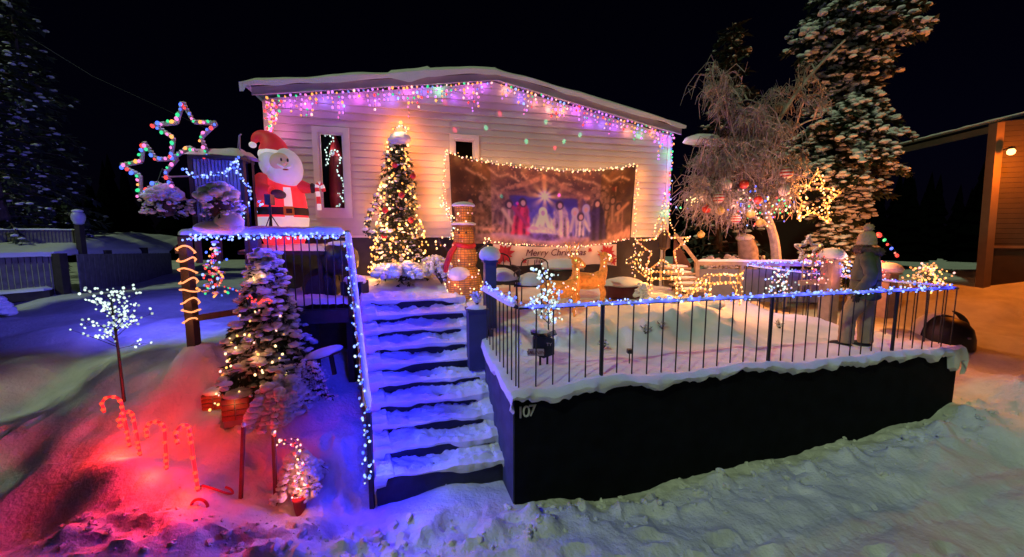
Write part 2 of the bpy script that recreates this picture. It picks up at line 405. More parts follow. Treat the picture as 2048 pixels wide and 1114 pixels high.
# round the outer edges of the snow sheet over the walls and let it hang a little
ext = []
for i in range(na):
    p = TP[i, 0]; n = np.array((TU.y, -TU.x, 0)); dr = 0.035 + 0.10 * float(fbm(p[0] * 2.3, 3, 4)) + 0.06 * float(vnoise(p[0] * 7, 7)) + .05 * float(vnoise(p[0] * 19, 2)) + (0.14 * float(vnoise(i * .7, 4)) + .08 if i > na - 9 else 0)
    ow = .7 + .9 * float(vnoise(p[0] * 9, 15))
    ext.append([p + n * .03 - np.array((0, 0, dr + .04)), p + n * .075 * ow - np.array((0, 0, dr)), p + n * .085 * ow - np.array((0, 0, dr * .5)), p + n * .06 * ow - np.array((0, 0, .01)), p + n * .02 + np.array((0, 0, .014))])
TPx = np.concatenate([np.array(ext), TP], axis=1)
sl_ = []
for j in range(TPx.shape[1]):
    p = TPx[0, j]; n = np.array((-.95, -.3, 0)); dr = .07 + .06 * float(vnoise(p[1] * 6, 2))
    sl_.append([p + n * .03 - np.array((0, 0, dr + .05)), p + n * .07 - np.array((0, 0, dr)), p + n * .05 - np.array((0, 0, .02))])
sl_ = np.array(sl_).transpose(1, 0, 2)
sr_ = np.array([[TPx[-1, j] + np.array((.03, .01, -.02)), TPx[-1, j] + np.array((.05, .015, -.10)), TPx[-1, j] + np.array((.015, .005, -.16 - .10 * float(vnoise(j * .35, 3))))] for j in range(TPx.shape[1])]).transpose(1, 0, 2)
m_ = MB().grid(np.concatenate([sl_, TPx, sr_], axis=0)); m_.f = [f[::-1] for f in m_.f]
struct('terrace_snow', m_, SNOW)
# front retaining wall, its two returns and the house number
rw = thing('retaining_wall', 'low navy painted concrete terrace wall with house number 107 and snow on top', 'wall', T0)
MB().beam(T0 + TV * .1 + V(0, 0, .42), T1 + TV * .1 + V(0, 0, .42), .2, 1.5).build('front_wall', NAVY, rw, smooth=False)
SIDEB = mat('blue_lit_side_wall', (0.05, 0.06, 0.10), 0.75, 0.3, 5.0, 0.2, 60)  # lighter, bluer copy of the wall colour; blue light is put into it
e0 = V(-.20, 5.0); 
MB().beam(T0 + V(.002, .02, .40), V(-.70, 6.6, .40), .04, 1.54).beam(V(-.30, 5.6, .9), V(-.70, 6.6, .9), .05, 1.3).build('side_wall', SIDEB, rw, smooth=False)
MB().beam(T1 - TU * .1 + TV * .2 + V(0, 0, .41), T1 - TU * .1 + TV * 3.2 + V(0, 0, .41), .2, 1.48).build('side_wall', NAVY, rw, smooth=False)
NUMM = mat('brushed_metal_numeral', (0.55, 0.55, 0.52), 0.5, 0.2, 20)
for k, ch in enumerate('107'):
    O = T0 + TU * (.062 + .068 * k) - TV * .008 + V(0, 0, .90 + .004 * k); 
    text_part(ch, .19, NUMM, rw, vpart(rw, TU, (0, 0, 1), O), .008, 0.0, 'numeral', 'CENTER')

# ================================================================== STAIRCASE
SL0, SL1 = V(-1.54, 4.27), V(-2.36, 6.22); SR0, SR1 = V(-.04, 4.64), V(-.80, 6.66)
NS, RISE = 10, 0.186
stair = thing('staircase', 'dark wooden front stairs buried in fresh snow, lit blue from the left', 'stairs', SL0)
for k in range(NS):
    a = SL0.lerp(SL1, k / (NS - 1)); b = SR0.lerp(SR1, k / (NS - 1))
    a2 = SL0.lerp(SL1, (k + 1.4) / (NS - 1)); b2 = SR0.lerp(SR1, (k + 1.4) / (NS - 1))
    z = RISE * (k + 1) - .02; z0 = max(-.3, z - RISE - .06) if k else -.3
    mb = MB(); P = [a, b, b2, a2]
    mb.add([p + V(0, 0, z0) for p in P] + [p + V(0, 0, z) for p in P], [(0, 3, 2, 1), (4, 5, 6, 7), (0, 1, 5, 4), (1, 2, 6, 5), (2, 3, 7, 6), (3, 0, 4, 7)])
    st = mb.build('step', RISER, stair, smooth=False)
    d = (a2 - a) / 1.4; nw, nd = 64, 16; R = []
    for i in range(nw):
        t = i / (nw - 1); base = a.lerp(b, t); row = []
        q = (b - a).normalized()
        pile = .035 + .10 * max(0, float(fbm(t * 3.2 + 7.7 * k, k * 1.3, 3)) + .28) + .05 * (t < .12) + .03 * (t > .9)
        lip = .02 + .05 * float(vnoise(t * 7 + k * 3.3, k)) + .02 * float(vnoise(t * 21, k))
        hang = max(0.0, -.012 + .15 * (float(vnoise(t * 3.1 + 1.7 * k, 2.3 * k)) - .35) + .05 * (float(vnoise(t * 13, k + .5)) - .5)) + (.09 if t < .07 else 0) + (.06 if t > .95 else 0)
        hang = min(hang, .13)
        foot = max(0.0, .16 * (float(vnoise(t * 4.1 + 5 * k, 9 + k)) - .42)) + .02
        ov = -d.normalized() * lip
        row.append(base + ov * .5 + V(0, 0, z - hang - .01)); row.append(base + ov * .95 + V(0, 0, z - hang * .6)); row.append(base + ov + V(0, 0, z + pile * .4))
        for j in range(nd):
            u = j / (nd - 1)
            prof = (1 - (1 - min(1, u * 4 + .35)) ** 2)
            zz = z + pile * prof + max(0, u - .55) * foot * 1.7 - .05 * (math.exp(-((t - .42 - .1 * math.sin(k * 2.1)) / .07) ** 2 - ((u - .5) / .3) ** 2) + math.exp(-((t - .62 + .08 * math.cos(k * 1.7)) / .07) ** 2 - ((u - .55) / .3) ** 2)) + .06 * float(fbm(t * 11 + k * 9, u * 3 + k * 5, 3)) + .08 * float(fbm(t * 30 + k * 9, u * 7 + k * 5, 3)) * prof
            row.append(base + d * (u * 1.02) + V(0, 0, zz))
        R.append([tuple(p) for p in row])
    R = np.array(R); A0 = R[0] - np.array((.03, 0, .07)); A1 = R[-1] + np.array((.012, 0, -.07))
    mbs = MB().grid(np.concatenate([A0[None], R, A1[None]], 0)); mbs.f = [f[::-1] for f in mbs.f]
    mbs.build('step_snow', SNOW, st)

# landing in front of the house door side, left of the terrace
LP = np.zeros((60, 50, 3))
for i in range(60):
    for j in range(50):
        t = i / 59; u = j / 49
        f = V(-2.5, 6.28).lerp(V(-.70, 6.66), t); bk = V(-3.1, 7.95).lerp(V(-1.1, 8.45), t); q = f.lerp(bk, u)
        z = 1.80 + .30 * u + float(fbm(q.x * 3, q.y * 3, 3)) * .08 + .02
        if u < .06: z -= (.06 - u) * .6
        LP[i, j] = (q.x, q.y, z)
m_ = MB().grid(LP); m_.f = [f[::-1] for f in m_.f]; struct('landing_snow', m_, SNOW)

# ================================================================== HOUSE
HL = 8.42; HD = 8.0
house = thing('house', 'low gabled house with white lap siding and thick snow on its roof', 'house', HO)
def za(s): return min(5.44 + .15 * (s + .05), 5.292 + .185 * (HL + .05 - s))
def ztop(s): return za(s) - .10
w1a, w1z0 = sz(633, 430); w1b, w1z1 = sz(698, 257)
w2a, w2z0 = sz(900, 360); w2b, w2z1 = sz(957, 272)
BH = 0.135; z = 2.90; holes = [(w1a + .05, w1b - .05, w1z0 + .05, w1z1 - .05), (w2a + .05, w2b - .05, w2z0 + .05, w2z1 - .05)]
while z < ztop(HL / 2):
    zt = z + BH
    # the gable cuts the board ends
    def lim(zz):
        return max(0.0, (zz - ztop(0)) / .15), HL - max(0.0, (zz - ztop(HL)) / .185)
    a, b = lim(zt); a0, b0 = lim(z)
    if b0 - a0 < .1: break
    segs = [(a0, b0)]
    for (ha, hb, h0, h1) in holes:
        if z < h1 - .03 and zt > h0 + .03:
            segs = [x for (p, q) in segs for x in ((p, min(q, ha)), (max(p, hb), q)) if x[1] - x[0] > .05]
    for (p, q) in segs:
        pt = max(p, a) if p == a0 else p; qt = min(q, b) if q == b0 else q
        if qt - pt < .02: pt = qt = (pt + qt) / 2
        mb = MB()
        vs = [HP(p, z, .025), HP(q, z, .025), HP(qt, zt - .001, .006), HP(pt, zt - .001, .006), HP(p, z, -.02), HP(q, z, -.02), HP(qt, zt - .001, -.02), HP(pt, zt - .001, -.02)]
        mb.add(vs, [(0, 1, 2, 3), (5, 4, 7, 6), (4, 5, 1, 0), (3, 2, 6, 7), (4, 0, 3, 7), (1, 5, 6, 2)])
        mb.build('siding_board', SIDING, house, smooth=False)
    z = zt
def wallbox(nm, s0, s1, z0, z1, d0, d1, m, par=house):
    mb = MB(); vs = [HP(s, zz, d) for zz in (z0, z1) for d in (d0, d1) for s in (s0, s1)]
    mb.add(vs, [(0, 2, 3, 1), (4, 5, 7, 6), (0, 1, 5, 4), (2, 6, 7, 3), (0, 4, 6, 2), (1, 3, 7, 5)])
    return mb.build(nm, m, par, smooth=False)
wallbox('side_wall', -.0, .12, 1.2, 5.2, -HD, -.03, SIDING); wallbox('side_wall', HL - .12, HL, 1.2, 5.1, -HD, -.03, SIDING)
wallbox('back_wall', 0, HL, 1.2, 5.1, -HD - .1, -HD, SIDING)
wallbox('room', .2, HL - .2, 2.6, 5.15, -HD + .1, -1.0, DARKROOM)
wallbox('foundation', .08, HL - .08, 0.8, 2.898, -.6, -.05, FOUND)
wallbox('corner_trim', -.02, .09, 2.9, 5.30, -.02, .035, TRIM); wallbox('corner_trim', HL - .09, HL + .02, 2.9, 5.16, -.02, .035, TRIM)
wallbox('sill_trim', -.02, HL + .02, 2.85, 2.897, -.05, .03, TRIM)
mb = MB()
for sgn in (0, 1):
    s0, s1 = (-.09, 4.236) if sgn == 0 else (4.236, HL + .06)
    vs = [HP(s, za(s) + h, d) for h in (-.04, .03) for d in (.26, -HD - .3) for s in (s0, s1)]
    mb.add(vs, [(0, 2, 3, 1), (4, 5, 7, 6), (0, 1, 5, 4), (2, 6, 7, 3), (0, 4, 6, 2), (1, 3, 7, 5)])
roof = mb.build('roof', FASC, house, smooth=False)
for sgn in (0, 1):
    s0, s1 = (-.10, 4.235) if sgn == 0 else (4.237, HL + .07)
    mb = MB(); vs = [HP(s, za(s) + h, d) for h in (-.13, .032) for d in (.26, .29) for s in (s0, s1)]
    mb.add(vs, [(0, 2, 3, 1), (4, 5, 7, 6), (0, 1, 5, 4), (2, 6, 7, 3), (0, 4, 6, 2), (1, 3, 7, 5)]); mb.build('fascia', FASC, roof, smooth=False)
    mb = MB(); vs = [HP(s, za(s) + h, d) for h in (.005, .04) for d in (.29, .31) for s in (s0, s1)]
    mb.add(vs, [(0, 2, 3, 1), (4, 5, 7, 6), (0, 1, 5, 4), (2, 6, 7, 3), (0, 4, 6, 2), (1, 3, 7, 5)]); mb.build('drip_edge', BLACKM, roof, smooth=False)
rows = []
for s in np.linspace(-.26, HL + .14, 150):
    ss = min(max(s, -.10), HL + .07); e = 1 - .75 * max(0, (abs(s - HL / 2) - (HL / 2 + .0)) / .26) ** 1.5
    b = za(ss) + .03 - .05 * math.exp(-((ss - 4.236) / .35) ** 2)
    th = (.095 + .09 * float(fbm(s * 1.3, 2, 3)) + .025 * (s < 4.2)) * e
    if abs(s - 2.55) < .34: th += .05
    o = .05 + .05 * float(vnoise(s * 2.4, 4)); low = -.02 - .05 * float(vnoise(s * 3, 8)) - (.10 * (1 - abs(s - 2.55) / .34) if abs(s - 2.55) < .34 else 0) - (.10 if s < -.15 else 0)
    prof = [(.25, .0), (.29 + o * .8, low), (.29 + o, th * .35), (.26 + o * .7, th * .8), (.17, th), (-.4, th * 1.15), (-2, th * 1.2), (-HD - .4, th * 1.2)]
    rows.append([tuple(HP(s, b + h, d)) for d, h in prof])
m_ = MB().grid(rows); m_.build('roof_snow', SNOW, roof)
def window(a, b, z0, z1, fw, so=.09):
    w = wallbox('window', a, b, z0 - .05, z0 - .001, -.03, so, TRIM)
    w.data.name = 'window_sill'
    for (x0, x1, y0, y1) in ((a, b, z1 - fw, z1), (a, b, z0, z0 + fw), (a, a + fw, z0 + fw, z1 - fw), (b - fw, b, z0 + fw, z1 - fw)):
        wallbox('frame', x0, x1, y0, y1, -.03, .055, TRIM, w)
    g = fw + .035
    for (x0, x1, y0, y1) in ((a + fw, b - fw, z1 - g, z1 - fw), (a + fw, b - fw, z0 + fw, z0 + g), (a + fw, a + g, z0 + g, z1 - g), (b - g, b - fw, z0 + g, z1 - g)):
        wallbox('sash', x0, x1, y0, y1, -.03, .03, TRIM, w)
    wallbox('reveal', a + fw, b - fw, z0 + fw, z1 - fw, -.42, -.40, DARKROOM, w)
    return w
window(w1a, w1b, w1z0, w1z1, .10); window(w2a, w2b, w2z0, w2z1, .09, .03)
GP = mat('clear_pane', (0.9, 0.9, 0.9), 0.02, 0, 1, trans=1.0)
# ---- what shows in the left window: a red hooded figure and white string lights
ws, we = w1a + .15, w1b - .15
gn = thing('gnome_figure', 'tall dark red cloth gnome standing behind the narrow left window', 'figure', HP((ws + we) / 2 + .03, w1z0 + .14, -.24))
pr = [(.13, 0), (.15, .2), (.14, .6), (.11, .95), (.085, 1.02)]
MB().lathe(pr, 16).build('robe', mat('dark_red_cloth', (.20, .015, .02), .8, .3, 8, .3, 30), gn, local=True)
MB().lathe([(.12, 1.0), (.115, 1.08), (.06, 1.3), (.01, 1.42)], 16).build('hood', RED, gn, local=True)
MB().lump((-.02, -.1, 1.05), (.05, .05, .06), jit=.05).build('beard', SNOWL, gn, local=True)
t = string_lights('white string lights looped inside the narrow left window', smooth_path([onH(650,275,-.10), onH(657,268,-.1), onH(668,278,-.1), onH(652,300,-.1), onH(655,318,-.1), onH(652,330,-.1), onH(668,300,-.1), onH(680,318,-.1), onH(676,338,-.1), onH(684,362,-.1), onH(688,385,-.1), onH(676,388,-.1), onH(686,402,-.1), onH(672,412,-.1), onH(684,410,-.1)], 4), 44, 'cool', .016, .02, 3, (.8, .95, 1), .5, (0, 0, 0))

# ================================================================== NATIVITY BANNER
BW, BHt = 420, 190
u, v = np.meshgrid(np.linspace(0, 1, BW), np.linspace(0, 1, BHt), indexing='ij')     # v = 0 at the top
ux = u * 2.25; img = np.zeros((BW, BHt, 3))
nz = fbm(ux * 9, v * 9, 5); nz2 = fbm(ux * 26, v * 22 + 3, 4)
img[:] = np.array((.055, .026, .012)); img += np.clip(nz + .1, 0, 1)[..., None] * np.array((.20, .10, .045)) * 1.1
img += np.clip(nz2 - .12, 0, 1)[..., None] * np.array((.9, .5, .25))
def blend(mask, c, shade=None):
    global img
    mask = np.clip(mask, 0, 1)[..., None]; c = np.array(c)[None, None] * (np.ones_like(u)[..., None] if shade is None else np.asarray(shade)[..., None]); img = img * (1 - mask) + c * mask
def sm(x, w=.008): return 1 / (1 + np.exp(-np.clip(x / w, -30, 30)))
def rect(a, b, c, d, w=.006): return sm(u - a, w) * sm(b - u, w) * sm(v - c, w) * sm(d - v, w)
def seg(x0, y0, x1, y1, r, w=.006):
    dx, dy = (x1 - x0), (y1 - y0); t = np.clip(((u - x0) * dx * 4.8 + (v - y0) * dy) / (dx * dx * 4.8 + dy * dy), 0, 1)
    return sm(r - np.sqrt(((u - x0 - t * dx) * 2.2) ** 2 + (v - y0 - t * dy) ** 2), w)
def ell(x, y, rx, ry, w=.15): return sm(1 - ((u - x) / rx) ** 2 - ((v - y) / ry) ** 2, w)
blend(rect(.0, .07, -.1, 1.1, .02) + rect(.94, 1.1, -.1, 1.1, .02), (.03, .012, .006))
night = rect(.30, .70, .34, .70, .012); blend(night, (.035, .030, .15), .7 + 1.2 * fbm(ux * 4, v * 9, 4) + .5 * v)
blend(night * sm(v - .52 - .03 * np.sin(u * 40), .02), (.08, .06, .17), 1 + nz2)
for k in range(16): blend(seg(.08 + .9 * k / 16, .12 + .05 * math.sin(k * 2.3), .12 + .9 * k / 16, .16 + .05 * math.sin(k * 1.7), .012), (.33, .20, .12), .7 + 2 * np.abs(nz2))
wood = (.30, .145, .07)
for sgn in (-1, 1):
    blend(seg(.48, .10, .48 + sgn * .25, .36, .030), wood, .8 + 1.6 * nz2 + .8 * nz); blend(seg(.48, .19, .48 + sgn * .19, .36, .012), (.14, .06, .03))
    blend(seg(.48 + sgn * .11, .20, .48 + sgn * .075, .34, .022), wood, .8 + nz2); blend(seg(.48 + sgn * .20, .36, .48 + sgn * .20, .75, .022), wood, .65 + nz2)
    blend(seg(.48 + sgn * .215, .36, .48 + sgn * .215, .78, .008), (.10, .05, .03))
blend(seg(.27, .345, .69, .335, .020), (.24, .11, .06), .8 + nz2); blend(seg(.48, .10, .48, .30, .024), wood, 1.1 + nz2)
ground = sm(v - .80 - .03 * np.sin(u * 9), .02); blend(ground, (.34, .18, .12), .7 + 1.3 * nz + .9 * nz2); blend(ell(.47, .82, .30, .12, .3), (.36, .22, .30), .9 + nz)
rr = np.sqrt(((u - .485) * 2.25) ** 2 + (v - .345) ** 2); an = np.arctan2(v - .345, (u - .485) * 2.25)
ST = np.exp(-(rr / .09) ** 2); blend(np.exp(-(rr / .13) ** 2) * (.55 + .45 * np.cos(an * 8)), (.75, .45, .14)); blend(np.exp(-(rr / .05) ** 2), (.75, .62, .95))
def figure(x, top, bot, w, robe, head=(.42, .24, .16), veil=None, lean=0.0, hair=(.04, .02, .015), scarf=None):
    top = top - .035; w = w * 1.75; h = bot - top; hr = .056; cx = x + lean * (bot - v)
    wid = w * (.42 + .58 * np.clip((v - top - .07) / h, 0, 1) ** .8) * (1 + .05 * np.sin(v * 60))
    body = sm(wid - np.abs(u - cx), .003) * sm(v - top - hr * 1.7, .01) * sm(bot - v, .008)
    blend(body, robe, .78 + .42 * np.sin((u - cx) / w * 9 + v * 3) + .9 * nz2)
    blend(sm(wid * .9 - np.abs(u - cx), .003) * sm(v - top - .07, .01) * sm(top + .22 - v, .02) * (np.abs(u - cx) > wid * .35), robe, .55 + nz2)
    if scarf is not None: blend(seg(x - w * .7, top + .13, x + w * .6, top + .34, .022), scarf)
    blend(ell(x + lean * h, top + .055, .022, .062), veil if veil is not None else hair); blend(ell(x + lean * h + .002, top + .062, .012, .036), head)
    if veil is not None:
        blend(seg(x, top + .03, x - w * .55, top + .30, .020), veil); blend(seg(x, top + .03, x + w * .55, top + .30, .020), veil); blend(ell(x, top + .068, .011, .035), head)
for (x, t_, b_) in ((.10, .48, .86), (.15, .42, .88), (.20, .52, .86), (.88, .40, .80), (.92, .5, .86), (.83, .47, .8)):
    figure(x, t_, b_, .024, (.20, .11, .06), (.24, .13, .08), lean=.03 * math.sin(x * 40))
blend(ell(.205, .80, .085, .055, .2), (.36, .19, .11), .8 + 2 * nz2); blend(ell(.28, .77, .03, .045, .2), (.30, .15, .09)); blend(ell(.13, .66, .05, .09, .3), (.16, .08, .04), 1 + nz2 * 2)
blend(ell(.20, .42, .05, .18, .3), (.20, .11, .06), 1 + 2.4 * nz2); blend(ell(.80, .36, .05, .15, .3), (.22, .12, .07), 1 + 2.4 * nz2); blend(seg(.90, .62, .97, .50, .02), (.30, .15, .07)); blend(ell(.90, .80, .05, .08, .2), (.14, .07, .05), 1 + nz2)
figure(.290, .47, .86, .026, (.34, .18, .13), scarf=(.45, .30, .16)); figure(.355, .43, .87, .034, (.50, .035, .05), scarf=(.30, .03, .06), lean=.02)
figure(.585, .43, .87, .036, (.50, .34, .30), lean=-.04); figure(.655, .52, .86, .022, (.10, .08, .22), veil=(.38, .30, .45)); figure(.72, .48, .88, .026, (.08, .08, .24), veil=(.30, .25, .48), scarf=(.5, .42, .6))
figure(.69, .58, .86, .018, (.44, .36, .42)); figure(.80, .42, .94, .034, (.035, .022, .06), lean=-.03); blend(seg(.79, .60, .755, .56, .016), (.035, .022, .06))
figure(.475, .53, .80, .044, (.56, .46, .66), veil=(.70, .60, .84)); blend(ell(.48, .80, .078, .055, .25), (.58, .48, .68), .9 + nz2); blend(ell(.425, .77, .022, .025), (.46, .27, .2))
blend(ell(.48, .875, .085, .05, .25), (.09, .05, .16), .8 + nz2 * 2)
img = np.clip((img + np.array((.012, .006, .03)) * (np.abs(u - .5) < .3)[..., None]) * 1.85, .004, .92) ** 1.15; img = img * (1 + np.exp(-(((u - .5) / .26) ** 2 + ((v - .6) / .34) ** 2))[..., None] * np.array((-.12, -.02, 2.1))).clip(0, 3.2); img = np.minimum(img, .95)
ctl = {'t': [(899,306),(950,320),(1060,336),(1150,342),(1230,338),(1271,330)], 'b': [(908,492),(960,487),(1050,490),(1110,494),(1190,491),(1260,478)]}
ban = thing('nativity_banner', 'wide printed nativity scene banner hung on the house wall', 'banner', onH(1085, 490, .08))
tp = along(smooth_path([onH(a, b, .07) for a, b in ctl['t']], 10), BW); bp_ = along(smooth_path([onH(a, b, .07) for a, b in ctl['b']], 10), BW)
P = np.zeros((BW, BHt, 3)); q = np.linspace(0, 1, BHt)[:, None]
for i in range(BW):
    P[i] = np.array(tp[i]) * (1 - q) + np.array(bp_[i]) * q
    P[i] += np.array(N) * (.018 * fbm(np.full(BHt, i * .022), q[:, 0] * 2.5, 3) + .012 * np.sin(i * .05 + q[:, 0] * 4))[:, None]
mbn = MB().grid(P); mbn.f = [f[::-1] for f in mbn.f]
pm = bpy.data.materials.new('printed_vinyl'); pm.use_nodes = True; b = pm.node_tree.nodes['Principled BSDF']; b.inputs['Roughness'].default_value = .5
ca = pm.node_tree.nodes.new('ShaderNodeVertexColor'); ca.layer_name = 'print'; pm.node_tree.links.new(ca.outputs[0], b.inputs['Base Color'])
bo = mbn.build('printed_sheet', pm, ban)
at = bo.data.color_attributes.new('print', 'FLOAT_COLOR', 'POINT'); at.data.foreach_set('color', np.concatenate([img.reshape(-1, 3), np.ones((BW * BHt, 1))], 1).ravel())
for (a, bq) in (((899,306), (908,492)), ((1271,330), (1260,478))):
    MB().tube([onH(*a, .065), onH(*bq, .065)], .012, 6).build('hem_rope', DARKW, ban)
# ---- warm lights framing the banner
fr = 'warm string lights framing the nativity banner'
string_lights('warm white string lights along the top edge of the nativity banner', smooth_path([onH(893,301,.14)] + [onH(a, b - 1, .14) for a, b in ctl['t'][1:]] + [onH(1275,327,.14)]), 118, ['warm', 'warm', 'rose'], .015, .035, 9, (1, .36, .10), 2.6, tuple(N * .16), fr)
string_lights('warm white string lights down the left edge of the nativity banner', smooth_path([onH(893,303,.14), onH(889,340,.14), onH(887,380,.14), onH(892,415,.14), onH(902,448,.16)]), 46, ['warm', 'rose'], .014, .03, 5, (1, .30, .06), 3.4, tuple(-U * .14 + N * .08), fr)
string_lights('warm white string lights down the right edge of the nativity banner', smooth_path([onH(1275,327,.14), onH(1274,380,.14), onH(1269,430,.14), onH(1271,480,.14), onH(1268,520,.14), onH(1266,578,.16)]), 62, ['warm', 'gold', 'rose'], .015, .035, 6, (1, .30, .06), 3.4, tuple(U * .14 + N * .08), fr)
string_lights('warm white string lights sagging along the bottom edge of the nativity banner', smooth_path([onH(968,480,.16), onH(1010,488,.16), onH(1060,489,.16), onH(1120,493,.16), onH(1190,490,.16), onH(1258,478,.16)]), 72, ['warm', 'rose'], .014, .022, 6, (1, .38, .12), 2.2, tuple(N * .18), fr)
# ---- Merry Christmas banner below
mc = thing('greeting_banner', 'long cream Merry Christmas banner with red poinsettias under the nativity print', 'banner', onH(1110, 530, .10))
CRE = mat('cream_vinyl', (0.60, 0.50, 0.54), 0.55, 0.12, 2.0)
g0 = [[tuple(onH(986 + (1233 - 986) * i / 30, (488 + 6 * math.sin(PI * i / 30)) * (1 - j / 8) + (530 - 2 * math.cos(i * .5)) * j / 8, .10 + .006 * math.sin(i * .9))) for j in range(9)] for i in range(31)]
m_ = MB().grid(g0); m_.f = [f[::-1] for f in m_.f]; m_.build('vinyl_sheet', CRE, mc)
POIN = mat('poinsettia_red_print', (0.42, 0.015, 0.04), 0.55, 0.35, 12); INK = mat('dark_plum_print', (0.09, 0.012, 0.05), .6, .1, 5)
def petals(px, py, R, n, m, nm='poinsettia', d=.115):
    mb = MB(); c = onH(px, py, d)
    for k in range(n):
        a = 2 * PI * k / n + .3 * px; r2 = R * (1 if k % 2 == 0 else .8); X = U * math.cos(a) + Vector((0, 0, 1)) * math.sin(a); Y = -U * math.sin(a) + Vector((0, 0, 1)) * math.cos(a)
        o = N * (.0012 * k); mb.add([c + o, c + o + X * r2 * .45 - Y * r2 * .22, c + o + X * r2, c + o + X * r2 * .45 + Y * r2 * .22], [(0, 1, 2, 3)])
    mb.build(nm, m, mc, smooth=False)
petals(1008, 508, .25, 11, POIN); petals(1214, 508, .25, 11, POIN); petals(1048, 522, .08, 7, POIN); petals(1180, 500, .07, 7, POIN); petals(994, 522, .13, 7, POIN); petals(1226, 522, .12, 7, POIN)
text_part('Merry Christmas', .205, INK, mc, vpart(mc, U, (0, 0, 1), onH(1112, 511, .116)), .002, .28)
text_part('Happy New Year', .150, INK, mc, vpart(mc, U, (0, 0, 1), onH(1116, 526, .116)), .002, .28)

# ================================================================== EAVE LIGHTS
def icicles(label, s0, s1, seed, dens):
    random.seed(seed); t = thing('icicle_lights', label, 'string lights', HP(s0, ztop(s0), .22), group='multicolour icicle lights under the eaves')
    mb = MB(); pts = []; n = int(abs(s1 - s0) / .088)
    mb.tube([HP(s0 + (s1 - s0) * i / 40, ztop(s0 + (s1 - s0) * i / 40) - .01, .22) for i in range(41)], .004, 3)
    for i in range(n):
        s = s0 + (s1 - s0) * (i + .5) / n; zt = ztop(s) - .01
        k = 1 + int(dens * (0.55 + 0.35 * math.sin(i * .9 + seed)) * random.uniform(.35, 1.35) + random.random() * 1.5)
        mb.tube([HP(s, zt + .02, .22), HP(s + .01, zt - .088 * k, .21)], .0025, 3)
        for j in range(k): pts.append(HP(s + random.uniform(-.02, .02), zt - .03 - .088 * j - random.uniform(0, .03), .22 + random.uniform(-.03, .02)))
    mb.build('cable', CABLE, t)
    random.shuffle(pts); bulbs(t, pts[:300], ('pink', 'violet', 'violet', 'violet', 'pink', 'green', 'amber', 'amber', 'rose', 'ice', 'red'), .0215)
    nl = int(abs(s1 - s0) / .30)
    for i in range(nl):
        s = s0 + (s1 - s0) * (i + .5) / nl
        c = random.choice(((.45, .08, 1), (.30, .08, 1), (.75, .10, .85), (.45, .08, 1), (.25, .12, 1), (1, .32, .25), (.22, .75, .45), (.6, .1, 1)))
        lamp(t, HP(s, ztop(s) - random.uniform(.04, .26), .11), c, random.uniform(.7, 1.5), .03)
    return t
icicles('multicolour icicle lights under the left slope of the eaves', .25, 4.16, 4, 4.6)
icicles('multicolour icicle lights under the right slope of the eaves', 4.31, HL - .05, 9, 5.0)
random.seed(21)
cl = thing('light_bunch', 'dense bunch of pink and coloured lights hanging at the left corner of the eaves', 'string lights', HP(.1, 5.2, .36))
pts = [HP(.06 + .30 * random.random() * (1 - k / 90), 5.28 - .55 * (k / 60) + random.uniform(-.04, .04), .2 + random.uniform(-.05, .05)) for k in range(60)]
MB().tube(pts[:40], .003, 3).build('cable', CABLE, cl); bulbs(cl, pts, ('pink', 'pink', 'rose', 'red', 'amber', 'green', 'violet'), .020)
lamp(cl, HP(.2, 5.0, .30), (1, .2, .6), 3.0); lamp(cl, HP(.3, 4.75, .22), (1, .25, .6), 1.5)
string_lights('big coloured bulbs running down the right corner of the house', [HP(HL + .02, 5.2, .09), HP(HL - .02, 4.7, .08), HP(HL, 4.1, .08), HP(HL - .03, 3.3, .09)], 34, ['violet', 'green', 'ice', 'amber', 'pink', 'blue', 'green', 'red'], .019, .03, 7, [(.5, .1, 1), (.15, .9, .4), (.2, .3, 1), (1, .3, .1), (.7, .15, 1)], 1.5, tuple(N * .10 - U * .06))
# ================================================================== FRONT RAILING
RT = 2.11                                                              # rail height
BAL = {}
def baluster_mesh(h, r, nm):
    k = (round(h, 2), r)
    if k not in BAL:
        mb = MB(); mb.tube([V(0, 0, 0), V(0, 0, h)], r, 6); me = bpy.data.meshes.new(nm); me.from_pydata(mb.v, [], mb.f); me.materials.append(BLACKM); BAL[k] = me
    return BAL[k]
def railing(label, a, b, z0f, zt, n, posts=(), r=.0085, cat='railing', ends=True, snow=(.026, .022), name='metal_railing', group=None):
    a = Vector(a); b = Vector(b); t = thing(name, label, cat, (a.x, a.y, z0f(a)), group=group); base = wloc(t)
    za = zt if not hasattr(zt, '__len__') else zt[0]; zb = zt if not hasattr(zt, '__len__') else zt[1]
    A = V(a.x, a.y, za); B = V(b.x, b.y, zb)
    MB().beam(A, B, .045, .022).build('top_rail', BLACKM, t, smooth=False)
    for i in range(n + 1):
        if i in (0, n) and not ends: continue
        q = a.lerp(b, i / n); z0 = z0f(q) - .05; zz = za + (zb - za) * i / n
        p = i in posts; o = link('post' if p else 'baluster', baluster_mesh(zz - z0, .024 if p else r, 'post' if p else 'baluster'), t, V(q.x, q.y, z0) - base)
    if snow: snow_strip(MB(), [p + V(0, 0, .012) for p in line_pts(A, B, max(8, int((B - A).length * 9)))], snow[0], snow[1], a.x * 3.1, 7, .012).build('rail_snow', SNOW, t)
    return t, A, B
tz = lambda q: float(Tz(q.x, q.y, False))
f0 = T0 + TU * .06 + TV * .06; f1 = T1 - TU * .08 + TV * .06
fr_, A, B = railing('long black metal railing along the front of the terrace with snow on its rail', f0, f1, lambda q: 1.22, RT, 34, (5, 17, 28))
